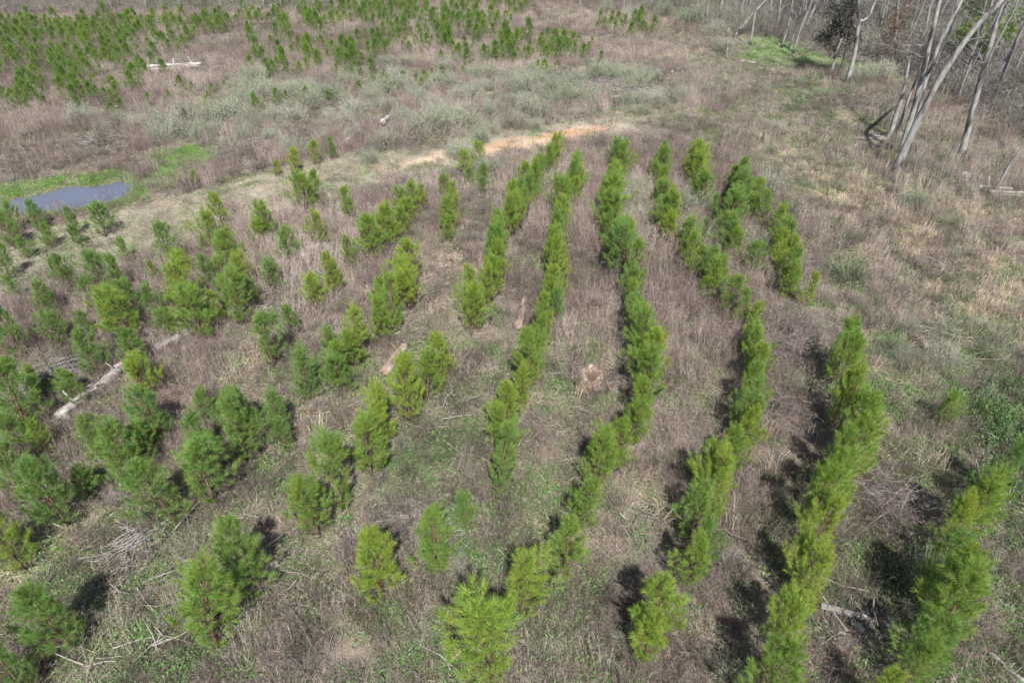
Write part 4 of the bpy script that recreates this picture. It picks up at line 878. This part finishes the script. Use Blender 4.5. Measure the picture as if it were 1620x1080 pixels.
def stump(px, py, d, h, label, mat):
    x, y = P(px, py); rg = np.random.default_rng(px); o = empty('rotten_stump', (x, y, tz(x, y)-.05), (0, 0, .4)); tag(o, label, 'stump')
    n = 26; a = np.arange(n)*6.283/n; r0 = d/2*(1+.12*np.sin(a*3+1)+rg.normal(0, .06, n)); top = h*(.6+.5*rg.random(n)*np.abs(np.sin(a*1.5)))
    mb = MB(); V = []
    for q, (k_, zf) in enumerate([(1.45, 0), (1.12, .35), (1.0, 1.0), (.78, .92), (.45, .55), (.12, .4)]): V.append(np.c_[np.cos(a)*r0*k_, np.sin(a)*r0*k_, top*zf+.02*rg.normal(0, 1, n)*(zf > 0)])
    V = np.vstack(V+[[[0, 0, h*.3]]]); fs = []
    for q in range(5):
        for j in range(n): p_ = q*n+j; p2 = q*n+(j+1) % n; fs += [(p_, p2, p2+n), (p_, p2+n, p_+n)]
    fs += [(5*n+j, 5*n+(j+1) % n, 6*n) for j in range(n)]; mb.add(V, fs); link('stump_wood', mb.mesh('stump', mat, False), o); ch = MB()
    for i in range(46):
        an = rg.random()*6.28; rr = d*rg.uniform(.45, 1.15); c = np.array([math.cos(an)*rr, math.sin(an)*rr*.8-.1, rg.uniform(.06, .2)]); dr = rg.normal(0, 1, 3)*np.array([1, 1, .3]); dr *= rg.uniform(.06, .22)/np.linalg.norm(dr)
        ch.tube([c-dr, c+dr], [.035, .02], 5, True, .2, rg)
    link('wood_chips', ch.mesh('chips', mat, False), o)
stump(935, 606, .75, .5, 'crumbling reddish rotten stump with splinters, between the central rows', M_logred)
pile(965, 148, 3.4, .7, 240, 'dark slash pile of logs and branches behind the path', big=10, L=(.6, 2.2), ang=-.3)
pile(1030, 120, 2.2, .5, 120, 'small brown slash pile right of the dark slash pile', big=5, L=(.6, 2.0))
pile(920, 132, 2.4, .5, 140, 'grey branch heap at the left end of the dark slash pile', M_bark_grey, L=(.6, 2.2), ang=-.4)
pile(1378, 222, 1.4, .35, 60, 'heap of pale sticks at the foot of the broken topped trunk', M_white, L=(.5, 1.6), r=.03, big=2)
pile(1480, 518, 1.3, .3, 34, 'grey white branches fanned out in the grass on the right', M_white, L=(.5, 1.5), r=.014, ang=-.35)
pile(1450, 540, .5, .35, 30, 'small broken stump with splinters below the fanned branches', M_logred, (.2, .5), .04, name='broken_stump', big=1, cat='stump')
pile(1380, 985, .6, .3, 40, 'short dark stump with debris near the bottom right', M_stick, (.3, .8), .03, name='debris_stump', big=2, cat='stump')
pile(690, 160, 1.4, .3, 60, 'small heap of pale branches among the grey shrubs', M_white, L=(.6, 1.6), r=.025)
pile(740, 140, 2.4, .3, 80, 'brown branches scattered left of the dark slash pile', L=(.8, 2.2), r=.03)
pile(210, 165, 3.0, .3, 180, 'pinkish grey brush heap below the far left pines', L=(.5, 1.6), r=.02)
pile(160, 225, 3.4, .4, 240, 'long low brush heap behind the pond', L=(.5, 1.6), r=.02)
pile(400, 235, 3.0, .4, 240, 'grey brush heap right of the small green strip', L=(.5, 1.6), r=.018)
pile(645, 225, 1.5, .3, 90, 'small grey brush heap beside the bare soil', L=(.4, 1.2), r=.02)
pile(1295, 425, .9, .3, 40, 'dark snapped branch heap beside the ragged row', M_bark_grey, L=(.5, 1.3), r=.03)
pile(1415, 795, 1.2, .3, 160, 'pale bent grass and twig mound above the shadow patch', L=(.6, 1.4), r=.009)
pile(1388, 232, 1.7, .3, 70, 'dark sticks added in place of the dark hollow before the leaning group', M_bark_dark, L=(.5, 1.4))  # added dark sticks, standing in for a hollow the terrain lacks
pile(1350, 150, 1.6, .25, 60, 'scattered litter of branches below the twin pale trunks', L=(.5, 1.5))
def rock(px, py, s, label, mat):
    x, y = P(px, py); rg = np.random.default_rng(px); import bmesh
    bm = bmesh.new(); bmesh.ops.create_icosphere(bm, subdivisions=3, radius=1)
    k1 = rg.normal(0, 1, 3)
    for v in bm.verts:
        n = .12*math.sin(3*v.co.x+k1[0])+.1*math.sin(5*v.co.y+k1[1])+.07*math.sin(7*v.co.z+k1[2]+4*v.co.x); v.co = Vector((v.co.x*s, v.co.y*s*.6, v.co.z*s*.4))*(1+n)
    me = bpy.data.meshes.new('rock'); bm.to_mesh(me); bm.free(); me.materials.append(mat); o = link('rock', me, None, (x, y, tz(x, y)+s*.12), (0, 0, rg.random()*3)); tag(o, label, 'rock'); return o
rock(1528, 275, .36, 'pale grey boulder in the grass right of the dead sapling', M_stone)
for nm, px, py, s, lab in [('wood_chunk', 1560, 259, .26, 'freshly cut orange wood chunk lying behind the pale boulder'), ('wood_chunk', 1530, 234, .22, 'torn orange wood at the foot of the lone pale tree')]:
    o = rock(px, py, s, lab, M_cut); o.name = nm; o['category'] = 'wood chunk'
